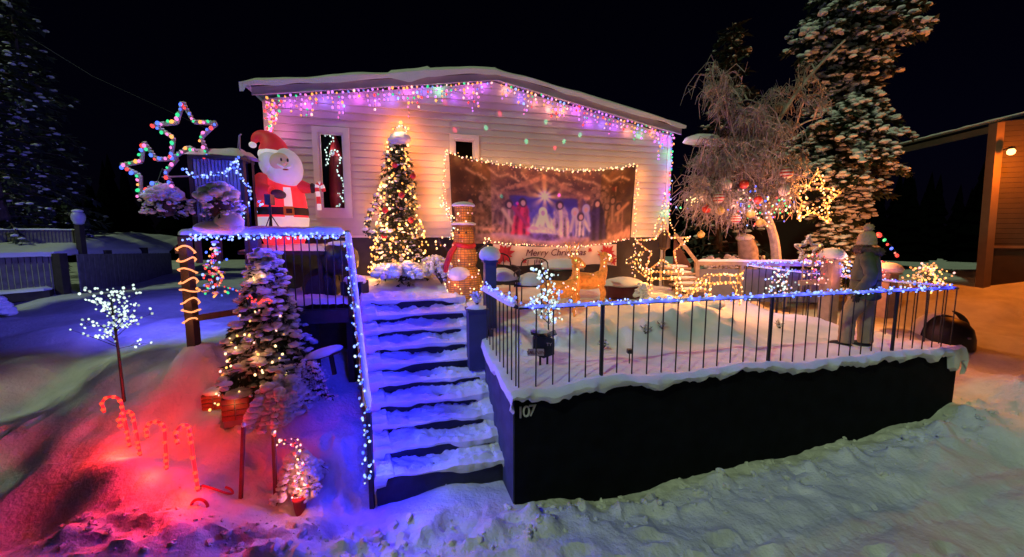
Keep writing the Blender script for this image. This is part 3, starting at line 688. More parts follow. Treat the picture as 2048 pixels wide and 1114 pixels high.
# left return, from the front corner back to the stair pedestal
l1 = V(-.40, 5.62)
lr_, LA, LBq = railing('short black metal railing running back from the corner beside the stairs', f0 + V(-.03, .06), l1, lambda q: 1.2 + .32 * max(0, (q.y - 4.2) / 1.4), (RT, RT + .03), 9, (), snow=(.06, .06))
# right return
r1 = f1 + TV * 2.3
rr_, RA, RBq = railing('black metal railing along the far right side of the terrace', f1 + TV * .14, r1, lambda q: 1.2, RT, 12, (6,))
r2 = atZ(1500, 527, 2.22); r1z = V(r1.x, r1.y, RT)
MB()
br_, BA, BB = railing('rear terrace railing behind the person with snow and blue lights', r1 + V(-.05, .02), V(4.85, 8.25), lambda q: float(Tz(q.x, q.y, False)), (RT, 2.26), 9, (4,))
BLUEC = ['ice', 'ice', 'blue', 'ice', 'ice', 'cool']
BL = (.02, .022, 1.0)
g = 'blue string lights wound along the railings'
string_lights('blue and white string lights wound along the long front terrace railing', line_pts(A + V(0, 0, .02), B + V(0, 0, .02), 60), 225, BLUEC, .0145, .042, 20, BL, 1.7, (0, -.07, .02), g)
string_lights('blue and white string lights on the short railing beside the stairs', line_pts(LA + V(0, 0, .04), LBq + V(0, 0, .06), 8), 38, BLUEC, .015, .055, 4, BL, 2.2, (-.05, 0, .06), g)
string_lights('blue string lights on the far right side railing of the terrace', line_pts(RA + V(0, 0, .03), RBq + V(0, 0, .03), 8), 52, BLUEC, .012, .035, 5, BL, 1.5, (0, 0, .08), g)
string_lights('blue string lights on the rear terrace railing behind the person', line_pts(BA + V(0, 0, .03), BB + V(0, 0, .03), 8), 46, BLUEC, .012, .03, 4, BL, 1.5, (0, 0, .08), g)
# pedestal and post by the stair head
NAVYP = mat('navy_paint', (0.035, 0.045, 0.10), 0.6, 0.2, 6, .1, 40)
pc = V(-.50, 5.62)
pd = thing('pedestal', 'navy box pedestal at the head of the stairs with a snowy twig plant', 'pedestal', V(pc.x, pc.y, 1.0))
MB().box((pc.x, pc.y, 1.42), (.27, .27, .84), Matrix.Rotation(.25, 3, 'Z')).build('box', NAVYP, pd, smooth=False)
MB().box((pc.x, pc.y, 1.85), (.31, .31, .035), Matrix.Rotation(.25, 3, 'Z')).build('cap', NAVYP, pd, smooth=False)
mb = MB(); mb.lump((pc.x, pc.y, 1.87), (.15, .15, .05), flat=.5); mb.build('snow_cap', SNOW, pd)
def twig_plant(label, c, H, n, seed, m1=BARK, cat='plant', R=.5, lumps=2, name='snowy_plant', sn=.02):
    rd = random.Random(seed); t = thing(name, label, cat, c); mb = MB(); ms = MB(); c = Vector(c)
    for k in range(n):
        a = rd.random() * 2 * PI; e = rd.uniform(.2, 1); d = Vector((math.cos(a) * R * e, math.sin(a) * R * e, 1)).normalized(); L = H * rd.uniform(.55, 1.05)
        p = [c, c + d * L * .5 + V(0, 0, .02), c + d * L + V(0, 0, -.06 * L)]; mb.tube(p, [.006, .004, .002], 4)
        for j in range(3):
            q = c + d * L * rd.uniform(.35, .9); e2 = Vector((rd.uniform(-1, 1), rd.uniform(-1, 1), rd.uniform(.0, 1))) * L * .22; mb.tube([q, q + e2], [.003, .0015], 3)
            for l in range(lumps): ms.lump(q + e2 * rd.uniform(.3, 1) + V(0, 0, .006), (sn * rd.uniform(.7, 1.4), sn * rd.uniform(.7, 1.4), sn * .7), k=0, jit=.2)
    mb.build('stems', m1, t); ms.build('snow_clumps', SNOWL, t, kind='stuff'); return t
twig_plant('snowy twig plant growing out of the navy pedestal box', V(pc.x, pc.y, 1.88), .24, 26, 5)
def post_cap(label, c, z0, z1, w, m, cap=True, name='post', rot=.25, cat='post'):
    t = thing(name, label, cat, V(c.x, c.y, z0)); R = Matrix.Rotation(rot, 3, 'Z')
    MB().box((c.x, c.y, (z0 + z1) / 2), (w, w, z1 - z0), R).build('shaft', m, t, smooth=False)
    MB().box((c.x, c.y, z1 + .015), (w * 1.3, w * 1.3, .03), R).build('cap', m, t, smooth=False)
    if cap:
        mb = MB(); mb.lathe([(w * .72, 0), (w * .92, .03), (w * .98, .09), (w * .8, .16), (w * .45, .2), (.005, .215)], 14, (c.x, c.y, z1 + .03)); mb.build('snow_cap', SNOW, t)
    return t
post_cap('navy post with a round snow cap between stairs and chairs', V(-.34, 6.1), 1.4, 2.49, .17, NAVYP)

# ================================================================== STAIR HANDRAIL ON THE LEFT
hr = thing('stair_handrail', 'steep snow covered handrail on the left of the stairs wound with blue lights', 'railing', SL0 + V(-.05, -.02))
hb = SL0 + V(-.05, -.02); ht = SL1 + V(-.20, .06)
Ht = V(ht.x, ht.y, 2.93); Hb = V(hb.x, hb.y, .93)
MB().beam(Hb, Ht, .05, .05).build('handrail', GREYW, hr, smooth=False)
MB().beam(V(hb.x, hb.y, -.2), Hb + V(0, 0, .02), .05, .05).build('post', BLACKM, hr, smooth=False)
MB().beam(V(ht.x, ht.y, 1.6), Ht + V(0, 0, .04), .06, .06).build('post', BLACKM, hr, smooth=False)
snow_strip(MB(), [p + V(0, 0, .025) for p in line_pts(Hb, Ht, 24)], .045, .05, 3.3).build('rail_snow', SNOW, hr)
string_lights('blue and white string lights wound down the stair handrail', line_pts(Ht + V(-.01, -.02, .0), Hb + V(-.02, -.03, 0), 12) + [V(hb.x - .02, hb.y - .03, .12)], 150, BLUEC, .0145, .048, 12, BL, 12.5, (.24, -.08, .05), g)

# ================================================================== DECK ON THE LEFT
DA, DB = V(-2.60, 6.27), V(-4.72, 5.80)
DD = (DA - DB).normalized(); DN = V(DD.y, -DD.x)
deck = thing('deck', 'dark timber deck left of the stairs with snow on its boards', 'deck', DB)
dl = DB + DD * .95
mb = MB()
for k in range(14):
    p = dl + DD * (.005) - DN * (.07 + .142 * k); q = DA - DN * (.07 + .142 * k); mb = MB().beam(V(p.x, p.y, 1.73), V(q.x, q.y, 1.73), .135, .03); mb.build('deck_board', DARKW, deck, smooth=False)
mb = MB().beam(V(dl.x, dl.y, 1.62), V(DA.x, DA.y, 1.62), .04, .20); mb.build('rim_board', RISER, deck, smooth=False)
for tt in (.45, .75, 1.0):
    p = DB.lerp(DA, tt) - DN * .12; MB().beam(V(p.x, p.y, .2), V(p.x, p.y, 1.7), .10, .10).build('support_post', DARKW, deck, smooth=False)
gs = np.array([[tuple((dl.lerp(DA, i / 39) - DN * (.0 + 1.9 * j / 24)) + V(0, 0, 1.75 + (.09 if 0 < j else .0) + .12 * float(fbm(i * .23, j * .3, 3)) + .06)) for j in range(25)] for i in range(40)])
m_ = MB().grid(gs); m_.f = [f[::-1] for f in m_.f]; m_.build('deck_snow', SNOW, deck)
MB().beam(V(DA.x, DA.y, .9) - DN * .9, V(DB.x, DB.y, .9) - DN * .9 + DD * .9, .05, 1.7).build('skirting', DARKW, deck, smooth=False)
# railing on the deck
dzt = 2.90
dr_ = thing('deck_railing', 'black deck railing left of the stairs with thick snow on top', 'railing', V(DB.x, DB.y, 1.4))
MB().beam(V(DB.x, DB.y, dzt), V(DA.x, DA.y, dzt), .09, .04).build('top_rail', DARKW, dr_, smooth=False)
bp = wloc(dr_)
for k in range(19):
    q = DB.lerp(DA, (k + .4) / 19)
    if k > 6: link('baluster', baluster_mesh(dzt - 1.76, .0095, 'baluster'), dr_, V(q.x, q.y, 1.76) - bp)
MB().beam(V(DB.x, DB.y, 1.67), V(dl.x, dl.y, 1.80), .05, .09).build('lower_rail', DARKW, dr_, smooth=False)
q = DB + DD * .92; MB().beam(V(q.x, q.y, 1.3), V(q.x, q.y, 2.9), .10, .10).build('post', DARKW, dr_, smooth=False)
snow_strip(MB(), [p + V(0, 0, .02) for p in line_pts(V(DB.x - .08, DB.y, dzt), V(DA.x, DA.y, dzt), 40)], .085, .10, 1.7, 9, .02).build('rail_snow', SNOW, dr_)
lo = DN * .09
string_lights('blue and white string lights bunched along the deck railing', line_pts(V(DB.x + .05, DB.y, dzt - .03) + lo, V(DA.x, DA.y, dzt + .0) + lo, 40), 150, BLUEC, .0155, .048, 10, BL, 3.5, tuple(DN * .12 + V(0, 0, -.03)), g)
# end post wound with orange rope light
ep = thing('corner_post', 'dark square deck corner post standing in the snow', 'post', V(DB.x, DB.y, 1.2))
MB().beam(V(DB.x, DB.y, 1.0), V(DB.x, DB.y, 2.88), .12, .12).build('shaft', DARKW, ep, smooth=False)
rp = thing('rope_light', 'orange rope light spiralling down the dark deck corner post', 'rope light', V(DB.x, DB.y, 1.6))
pts = []; turns = 8
for i in range(turns * 14 + 1):
    a = 2 * PI * i / 14; h = 2.84 - 1.22 * (i / (turns * 14)) ** (.95) + .03 * math.sin(i * .7)
    k = max(abs(math.cos(a)), abs(math.sin(a))); rr0 = .088 / k * (.93 if k > .9 else .98)
    pts.append(V(DB.x + rr0 * math.cos(a), DB.y + rr0 * math.sin(a), h + .045 * math.cos(a)))
MB().tube(pts, .0125, 6).build('tube', G['orange'], rp)
for z in (2.7, 2.3, 1.95, 1.65): lamp(rp, V(DB.x + DN.x * .18, DB.y + DN.y * .18, z), (1, .3, .1), .9)

# slatted screen with a snow roof above the deck rail
sc_ = thing('slatted_shelter', 'narrow slatted wooden bird shelter with snow on its flat roof', 'shelter', atY(430, 460, 6.0))
sx0, sx1, szt, szb, sy = atY(386, 320, 6.0).x, atY(478, 320, 6.15).x, atY(430, 318, 6.0).z, 2.93, 6.0
for k in range(13):
    x = sx0 + (sx1 - sx0) * (k + .5) / 13; MB().box((x, sy + .012 * k, (szt + szb) / 2), ((sx1 - sx0) / 13 * .72, .02, szt - szb), Matrix.Rotation(.22, 3, 'Z')).build('slat', GREYW, sc_, smooth=False)
for (x, y) in ((sx0 - .03, sy), (sx1 + .03, sy + .17), (sx1 - .0, sy + .42), (sx0 + .02, sy + .36)):
    MB().box((x, y, (szt + szb) / 2 - .2), (.06, .06, szt - szb + .5)).build('corner_post', DARKW, sc_, smooth=False)
MB().box(((sx0 + sx1) / 2 - .0, sy + .22, szt + .03), ((sx1 - sx0) + .10, .5, .04), Matrix.Rotation(.22, 3, 'Z')).build('roof_board', DARKW, sc_, smooth=False)
MB().box(((sx0 + sx1) / 2 , sy + .40, (szt + szb) / 2), ((sx1 - sx0) + .05, .02, szt - szb)).build('back_panel', RISER, sc_, smooth=False)
rows = []
for i in range(24):
    t = i / 23; x = sx0 - .10 + (sx1 - sx0 + .16) * t; row = []
    for j in range(12):
        w = j / 11; e = min(1, 6 * min(t, 1 - t) + .25) * min(1, 5 * min(w, 1 - w) + .1)
        row.append((x, sy - .10 + .5 * w + .2 * t, szt + .05 + (.09 + .05 * t) * e + .05 * float(fbm(t * 4, w * 3))))
    rows.append(row)
m_ = MB().grid(rows); m_.f = [f[::-1] for f in m_.f]; m_.build('roof_snow', SNOW, sc_)
MB().tube([V(sx1 - .02, sy + .2, szt), V(sx1 + .0, sy + .2, szt + .38), V(sx1 + .03, sy + .2, szt + .40)], .012, 6).tube([V(sx1 - .07, sy + .2, szt), V(sx1 - .01, sy + .2, szt + .38)], .006, 5).build('hook_pole', GREYW, sc_)
random.seed(5)
string_lights('blue white lights draped over the slatted shelter', smooth_path([atY(362, 340, 5.86), atY(390, 350, 5.86), atY(412, 352, 5.86), atY(430, 345, 5.9), atY(452, 350, 5.92), atY(462, 330, 5.92), atY(472, 315, 5.94), atY(474, 345, 6.0), atY(490, 365, 6.05), atY(500, 395, 6.1), atY(488, 420, 6.1), atY(480, 440, 6.0), atY(482, 462, 5.9)]), 88, BLUEC, .0145, .035, 7, BL, 2.0, (0, -.12, 0), g)
string_lights('tangle of blue lights beside the inflatable figure', smooth_path([atY(494, 372, 6.5), atY(508, 392, 6.5), atY(520, 412, 6.5), atY(500, 430, 6.5), atY(498, 450, 6.5), atY(492, 465, 6.4)]), 44, BLUEC, .0145, .06, 3, BL, 2.0, (-.1, -.12, 0), g)

# ================================================================== INFLATABLE SANTA
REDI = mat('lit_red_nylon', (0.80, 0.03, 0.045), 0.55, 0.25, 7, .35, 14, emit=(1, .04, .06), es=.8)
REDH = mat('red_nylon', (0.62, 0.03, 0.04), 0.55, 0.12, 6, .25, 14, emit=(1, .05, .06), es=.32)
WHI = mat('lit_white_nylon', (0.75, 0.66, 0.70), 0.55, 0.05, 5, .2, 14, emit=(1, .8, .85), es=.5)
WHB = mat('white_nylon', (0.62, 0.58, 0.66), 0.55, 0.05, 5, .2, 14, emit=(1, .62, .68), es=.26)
SKIN_ = mat('printed_face_nylon', (0.60, 0.40, 0.30), 0.6, 0.06, 5, 0, 1, emit=(1, .6, .45), es=.2)
BELT = mat('black_nylon', (0.02, 0.015, 0.02), .5, .2, 5); MITT = mat('green_grey_mitten', (0.045, 0.055, 0.035), .7, .2, 6); BUCK = mat('gold_print', (.45, .27, .03), .5, .1, 5)
SX = atY(570, 492, 6.95)
santa = thing('inflatable_santa', 'tall lit inflatable Santa in red with white beard holding a candy cane', 'inflatable', SX, math.radians(27)); santa.scale = (.82, .82, .87)
k_ = 6.95 / 800.0
def S(px, py, y=0.0): return Vector(((px - 570) * k_, y, (492 - py) * k_))
pr = [(.30, -.02), (.37, .05), (.42, .18), (.45, .33), (.47, .50), (.475, .66), (.455, .85), (.43, 1.02), (.39, 1.18), (.30, 1.30), (.15, 1.38)]
def prr(z): return float(np.interp(z, [p[1] for p in pr], [p[0] for p in pr]))
def shell(name, z0, z1, m, off=.0, a0=0, a1=2 * PI, n=40, rows=8):
    P = [[(math.sin(a) * (prr(z) + off), -math.cos(a) * (prr(z) + off) * .85, z) for a in np.linspace(a0, a1, n)] for z in np.linspace(z0, z1, rows)]
    return MB().grid(P).build(name, m, santa, local=True)
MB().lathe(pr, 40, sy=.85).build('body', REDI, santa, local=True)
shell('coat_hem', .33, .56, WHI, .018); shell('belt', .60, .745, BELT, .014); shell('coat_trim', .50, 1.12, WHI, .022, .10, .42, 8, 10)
shell('buckle', .585, .76, BUCK, .024, .06, .46, 8, 3); shell('buckle_center', .63, .715, BELT, .03, .15, .37, 6, 3)
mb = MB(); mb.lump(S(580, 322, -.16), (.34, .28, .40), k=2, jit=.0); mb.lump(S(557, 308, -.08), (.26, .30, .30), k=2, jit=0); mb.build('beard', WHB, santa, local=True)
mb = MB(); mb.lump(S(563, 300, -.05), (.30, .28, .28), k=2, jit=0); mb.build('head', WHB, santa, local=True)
mb = MB(); mb.lump(S(572, 310, -.36), (.185, .11, .17), k=2, jit=0); mb.build('face', SKIN_, santa, local=True)
mb = MB(); mb.lump(S(580, 315, -.475), (.038, .04, .04), k=1, jit=0); mb.build('nose', SKIN_, santa, local=True)
for px in (575, 588): MB().lump(S(px, 307, -.46), (.02, .014, .036), k=1, jit=0).build('eye', BELT, santa, local=True)
mb = MB(); mb.lump(S(573, 320, -.475), (.065, .025, .022), M=Matrix.Rotation(.5, 3, 'Y'), k=1, jit=0).lump(S(589, 321, -.465), (.055, .025, .022), M=Matrix.Rotation(-.4, 3, 'Y'), k=1, jit=0); mb.build('moustache', WHB, santa, local=True)
MB().lump(S(583, 327, -.465), (.055, .02, .016), k=1, jit=0).build('mouth', mat('mouth_print', (.35, .06, .04), .6, .1, 5), santa, local=True)
R_ = Matrix.Rotation(.10, 3, 'Y')
P = [[tuple(S(562, 293, -.03) + R_ @ Vector((math.sin(a) * (.285 + .03 * math.sin(PI * t)), -math.cos(a) * (.285 + .03 * math.sin(PI * t)), (t - .5) * .15))) for a in np.linspace(0, 2 * PI, 33)] for t in np.linspace(0, 1, 6)]
MB().grid(P).build('hat_band', WHI, santa, local=True)
hp = smooth_path([S(561, 289, -.03), S(556, 275, -.03), S(547, 262, -.03), S(537, 255, -.04), S(526, 257, -.05), S(519, 268, -.05)], 4)
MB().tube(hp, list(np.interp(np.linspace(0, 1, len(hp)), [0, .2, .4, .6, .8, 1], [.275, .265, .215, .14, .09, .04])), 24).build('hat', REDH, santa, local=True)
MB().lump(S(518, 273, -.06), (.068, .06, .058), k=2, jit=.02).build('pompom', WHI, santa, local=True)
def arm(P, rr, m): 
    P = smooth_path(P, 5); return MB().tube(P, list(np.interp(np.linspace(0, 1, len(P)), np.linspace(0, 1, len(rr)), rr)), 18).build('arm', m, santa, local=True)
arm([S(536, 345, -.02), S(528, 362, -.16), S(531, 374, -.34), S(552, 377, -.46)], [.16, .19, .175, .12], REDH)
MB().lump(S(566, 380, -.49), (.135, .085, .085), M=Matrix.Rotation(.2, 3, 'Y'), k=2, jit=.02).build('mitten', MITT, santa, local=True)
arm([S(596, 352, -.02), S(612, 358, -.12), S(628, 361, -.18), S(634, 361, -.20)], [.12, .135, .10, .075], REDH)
MB().lump(S(636, 361, -.2), (.07, .08, .10), k=2, jit=.02).build('mitten', MITT, santa, local=True)
cp_ = smooth_path([S(649, 410, -.26), S(648, 380, -.26), S(646, 360, -.26), S(650, 351, -.26), S(657, 354, -.26), S(661, 368, -.26)], 6)
mb = MB()
for i in range(len(cp_) - 1): mb.m = (i // 3) % 2; mb.tube([cp_[i], cp_[i + 1]], [.042, .042], 12)
mb.build('candy_cane', [WHI, REDH], santa, local=True)
lamp(santa, Vector((.1, -.9, .9)), (1, .10, .12), 5.0, .2, local=True); lamp(santa, Vector((0, -.75, .15)), (1, .15, .18), 2.0, .1, local=True)
# what the figure stands on, and the things stored on the deck
tb = thing('snowy_table', 'low dark table under the inflatable with a slab of snow on it', 'table', SX + V(.1, .1, -1.0))
for (x, y) in ((-.45, -.3), (.75, -.3), (-.45, .35), (.75, .35)): MB().beam(SX + V(x, y, -1.0), SX + V(x, y, -.1), .07, .07).build('leg', DARKW, tb, smooth=False)
MB().box(SX + V(.15, .02, -.10), (1.4, .85, .06)).build('tabletop', DARKW, tb, smooth=False)
g0 = [[tuple(SX + V(-.58 + 1.46 * i / 30, -.42 + .88 * j / 14, -.07 + .11 * min(1, 6 * min(i, 30 - i) / 30) * min(1, 4 * min(j, 14 - j) / 14) + .03 * float(fbm(i * .3, j * .3)))) for j in range(15)] for i in range(31)]
m_ = MB().grid(g0); m_.f = [f[::-1] for f in m_.f]; m_.build('table_snow', SNOW, tb)
kb = gp_ = V(-2.95, 6.85, 1.86)
kt = thing('kettle_barbecue', 'round black kettle barbecue on legs on the snowy deck', 'barbecue', kb)
MB().lathe([(.02, .34), (.2, .38), (.29, .5), (.31, .62), (.31, .66), (.29, .76), (.2, .86), (.03, .9)], 24).build('bowl', BLACKM, kt, local=True)
for a in (0, 2.1, 4.2): MB().beam(V(.12 * math.cos(a), .12 * math.sin(a), .4), V(.28 * math.cos(a), .28 * math.sin(a), 0), .025, .025).build('leg', BLACKM, kt, local=True)
MB().lump((0, 0, .88), (.2, .2, .07), flat=.6).build('snow_cap', SNOW, kt, local=True)
pb = thing('planter_box', 'dark square planter box half full of snow on the deck', 'planter', V(-2.62, 6.62, 1.82))
MB().box((0, 0, .16), (.34, .34, .32)).build('box', RISER, pb, smooth=False, local=True); MB().lump((.0, 0, .30), (.2, .2, .14), flat=.6).build('snow_heap', SNOW, pb, local=True)
bkp = thing('barrel', 'dark barrel lying on the snowy deck under the rail', 'barrel', V(-3.35, 7.0, 2.0))
MB().lathe([(.24, -.4), (.3, -.2), (.32, 0), (.3, .2), (.24, .4)], 20).build('cask', DARKW, bkp, local=True); bkp.rotation_euler = (PI / 2, 0, .4)
MB().lathe([(.315, -.17), (.322, -.15), (.315, -.13)], 20).build('hoop', BLACKM, bkp, local=True)
# laser projector on a tripod in front of the figure
lp = thing('projector_stand', 'small black light projector on a thin tripod in front of the inflatable', 'projector', V(-3.73, 6.25, 2.92))
MB().box((0, 0, .52), (.09, .12, .16)).build('head', BLACKM, lp, smooth=False, local=True); MB().tube([V(0, 0, .02), V(0, 0, .45)], .018, 6).build('pole', BLACKM, lp, local=True)
for a in (.3, 2.4, 4.5): MB().tube([V(0, 0, .3), V(.16 * math.cos(a), .16 * math.sin(a), .0)], .008, 5).build('leg', BLACKM, lp, local=True)
MB().lump((-.2, .1, .04), (.30, .2, .08), flat=.5).build('snow_heap', SNOW, lp, local=True)

# ================================================================== STARS WITH COLOURED BULBS
def star_path(c, R, r, X, Y, rot=0):
    P = []
    for k in range(11):
        a = PI / 2 + rot + k * PI / 5; q = R if k % 2 == 0 else r; P.append(Vector(c) + X * q * math.cos(a) + Y * q * math.sin(a))
    return P
def star(label, c, R, r, X, Y, nb, cols, br, mframe, fr_r=.014, rot=0, snow=False, jit=.015, lampc=None, lpw=1.0, double=False, cat='star', group=None, name='light_star', foff=None):
    t = thing(name, label, cat, c, group=group); X = Vector(X).normalized(); Y = Vector(Y).normalized(); P = star_path(c, R, r, X, Y, rot)
    mb = MB()
    for a, b in zip(P, P[1:]): mb.tube([a, b], fr_r, 6)
    mb.build('frame', mframe, t)
    if snow:
        ms = MB()
        for a, b in zip(P, P[1:]):
            for q in along([a, b], 6): ms.lump(q + V(0, 0, fr_r), (.026, .022, .016), k=1, jit=.25)
        ms.build('frame_snow', SNOWL, t)
    off = X.cross(Y) * (fr_r * 1.6); n1 = nb
    bulbs(t, [q + off for q in along(P, n1, jit)], cols, br)
    if double: bulbs(t, [q + off for q in along(star_path(c, R * .62, r * .62, X, Y, rot), nb // 2, jit)], cols, br)
    if lampc:
        for k in range(3): lamp(t, Vector(c) + off * 3 + X * R * .5 * math.cos(k * 2.1) + Y * R * .5 * math.sin(k * 2.1) - V(0, .12, 0), lampc if not isinstance(lampc, list) else lampc[k % len(lampc)], lpw)
    return t
XL = V(1, .12); MC = ['red', 'blue', 'green', 'pink', 'amber', 'green', 'pink', 'blue']
c9 = .0225
k6 = 6.0 / 800
star('larger snowy star with big coloured bulbs beside the shelter roof', atY(374, 268, 6.0), 58 * k6, 26 * k6, XL, (.02, 0, 1), 42, MC, c9, GREYW, .026, .06, True, .02, [(1, .15, .5), (.2, .9, .4), (.4, .3, 1)], .7)
star('smaller snowy star with big coloured bulbs, lower left of the other', atY(304, 342, 6.0), 54 * k6, 24 * k6, XL, (-.02, 0, 1), 36, MC, c9, GREYW, .026, .15, True, .02, [(1, .15, .5), (.2, .9, .4), (.4, .3, 1)], .6)
MB()
bt = thing('basket_bracket', 'thin white bracket arm below the smaller coloured star', 'bracket', atY(378, 354, 6.0)); MB().tube([atY(325, 354, 6.0), atY(385, 352, 6.0)], .012, 6).build('arm', GREYW, bt); MB().tube([atY(335, 354, 6.0), atY(335, 366, 6.0)], .006, 5).build('hook', GREYW, bt)
# hanging baskets buried in snow
def basket(label, px, py, Y, R, seed, hang=True, sy=1.0):
    rd = random.Random(seed); c = atY(px, py, Y); t = thing('hanging_basket', label, 'hanging basket', c, group='snow covered hanging baskets')
    np.random.seed(seed); mb = MB(); mb.lathe([(.02, -R * .9), (R * .35, -R * .8), (R * .5, -R * .4), (R * .55, 0)], 16, c); mb.build('pot', DARKW, t)
    mf = MB(); ms = MB()
    for k in range(330):
        a = rd.random() * 2 * PI; e = math.sqrt(rd.random()) * R * rd.uniform(.9, 1.12); z = rd.uniform(-R * .9, R * .25); p = c + V(e * math.cos(a), e * math.sin(a), z); d = V(math.cos(a), math.sin(a), rd.uniform(-.8, .3)).normalized() * R * rd.uniform(.2, .4); w = d.cross(V(0, 0, 1)).normalized() * R * .05
        mf.add([p, p + d * .5 + w, p + d, p + d * .5 - w], [(0, 1, 2, 3)])
        if k % 3 == 0 and z > -R * .7: q_ = R * rd.uniform(.06, .16); ms.lump(p + d * .6, (q_, q_, q_ * .7), k=1, jit=.2)
    for k in range(16):
        a = k * 2.4; e = R * .85 * math.sqrt((k + .5) / 16); ms.lump(c + V(e * math.cos(a), e * math.sin(a), R * .80 - (e / R) ** 2 * R * .95), (R * .34, R * .34, R * .24), k=2, jit=.06)
    mf.build('foliage', NEEDLEB, t, kind='stuff', smooth=False); ms.build('snow', SNOW, t, kind='stuff')
    if hang:
        for a in (0, 2.1, 4.2): MB().tube([c + V(R * .7 * math.cos(a), R * .7 * math.sin(a), 0), c + V(0, 0, R * 1.9)], .004, 4).build('chain', BLACKM, t)
    return t
basket('round snow covered hanging basket below the coloured stars', 331, 402, 6.0, .25, 2)
basket('larger hanging basket with a thick snow dome in front of the slats', 438, 402, 5.75, .275, 3, False)
hs = thing('snow_heap', 'smooth heap of snow on the deck rail below the snow domed basket', 'snow heap', atY(450, 455, 5.72))
mb = MB(); np.random.seed(4); mb.lump(atY(458, 446, 5.74), (.20, .14, .17), k=2, jit=.03).lump(atY(438, 455, 5.74), (.36, .14, .10), k=2, jit=.03); mb.build('heap', SNOW, hs)

# small coloured light tree tied to the deck post
random.seed(31)
lt = thing('light_spray', 'small spray of red and coloured lights tied beside the corner post', 'string lights', atY(430, 580, 5.7))
pts = [atY(428 + random.gauss(0, 4 + 12 * t), 486 + 104 * t + random.gauss(0, 5), 5.70 + random.uniform(-.12, .12)) for t in [((i + .5) / 74) ** .75 for i in range(74)]]
mb = MB()
for p in pts[::2]: mb.tube([atY(430, 585, 5.7), p], [.004, .0025], 4)
mb.build('stems', DARKW, lt); bulbs(lt, pts, ('red', 'red', 'red', 'amber', 'orange', 'green', 'blue', 'ice'), .0165)
ms = MB()
for p in pts[::6]: ms.lump(p + V(0, 0, .03), (.05, .04, .02), jit=.2)
ms.build('snow_clumps', SNOWL, lt)
for z in (0, .35, .6): lamp(lt, atY(430, 585, 5.55) + V(0, -.05, z), (1, .22, .1), .9)
string_lights('sparse coloured lights running from the post to the small spruce', [atY(446, 572, 5.7), atY(470, 580, 5.7), atY(490, 592, 5.65)], 9, ['red', 'green', 'red', 'blue'], .014, .02)
# ================================================================== CONIFERS
def conifer(t, base, H, R, nb, seed, needle=NEEDLE, snow=1.0, dro=.35, spray=18, sl=.22, trunk=.12, prof=lambda u: 1 - u, lump=.09, asym=None, zmin=.08, lumpk=1, snown=7, bark=BARK, arc=None):
    rd = random.Random(seed); np.random.seed(seed); base = Vector(base); tr = MB(); fo = MB(); sn = MB()
    P = [base + V(.02 * H * math.sin(i * .9 + seed), .02 * H * math.cos(i * 1.3), H * i / 8) for i in range(9)]
    tr.tube(P, [trunk * (1 - i / 8.6) for i in range(9)], 8)
    for k in range(nb):
        u = zmin + (1 - zmin) * ((k + rd.random()) / nb) ** 1.05; a = k * 2.39996 + rd.uniform(-.4, .4)
        if arc: a = arc[0] + (arc[1] - arc[0]) * rd.random()
        L = R * prof(u) * rd.uniform(.72, 1.12)
        if asym: L *= asym(a, u)
        if L < .03: continue
        o = base + V(0, 0, H * u); d = V(math.cos(a), math.sin(a), 0); side = V(-d.y, d.x, 0)
        pts = [o + d * L * s + V(0, 0, L * (.16 * s - dro * s * s)) for s in (0, .25, .5, .75, 1)]
        tr.tube(pts, [trunk * .16 * (1 - .8 * s) for s in (0, .25, .5, .75, 1)], 4)
        n = max(4, int(spray * (.35 + .65 * L / R)))
        for j in range(n):
            s = ((j + rd.random()) / n) ** .75; i0 = min(int(s * 4), 3); q = pts[i0].lerp(pts[i0 + 1], s * 4 - i0)
            sg = rd.choice((-1, 1)); e = (side * sg * rd.uniform(.3, 1) + d * rd.uniform(.2, .9) + V(0, 0, rd.uniform(-.7, .12))).normalized() * sl * rd.uniform(.6, 1.25) * (1.1 - .45 * s)
            w = e.cross(V(rd.uniform(-.4, .4), rd.uniform(-.4, .4), 1)).normalized() * sl * .16
            fo.add([q, q + e * .45 + w, q + e, q + e * .5 - w * .8 + V(0, 0, -.03 * sl)], [(0, 1, 2, 3)])
            if rd.random() < .5: 
                e2 = e * .7 + V(0, 0, -.35 * sl); fo.add([q, q + e2 * .5 + w * .8, q + e2, q + e2 * .5 - w * .8], [(0, 1, 2, 3)])
            if snow and rd.random() < .45 * snow:
                c = q + e * rd.uniform(.35, .9); h = lump * rd.uniform(.35, .8); sn.lump(c + V(0, 0, h * .3), (h * 1.25, h * 1.1, h * .65), M=Matrix.Rotation(rd.random() * 6, 3, 'Z'), k=lumpk - 1 if h < lump * .5 else lumpk, jit=.2, flat=.3)
        if snow:
            for j in range(snown):
                s = .25 + .75 * (j + rd.random()) / snown; i0 = min(int(s * 4), 3); q = pts[i0].lerp(pts[i0 + 1], min(1, s * 4 - i0)); h = lump * rd.uniform(.7, 1.25) * snow
                h *= rd.choice((.55, .8, 1, 1.25)); sn.lump(q + V(0, 0, h * .4) + side * rd.uniform(-.7, .7) * h, (h * rd.uniform(1.2, 1.9), h * .95, h * .62), M=Matrix.Rotation(a + rd.uniform(-.4, .4), 3, 'Z'), k=lumpk, jit=.16, flat=.35)
    tr.build('trunk', bark, t); fo.build('crown', needle, t, smooth=False, kind='stuff')
    if snow: sn.build('snow_clumps', SNOWL, t, kind='stuff')
    return t
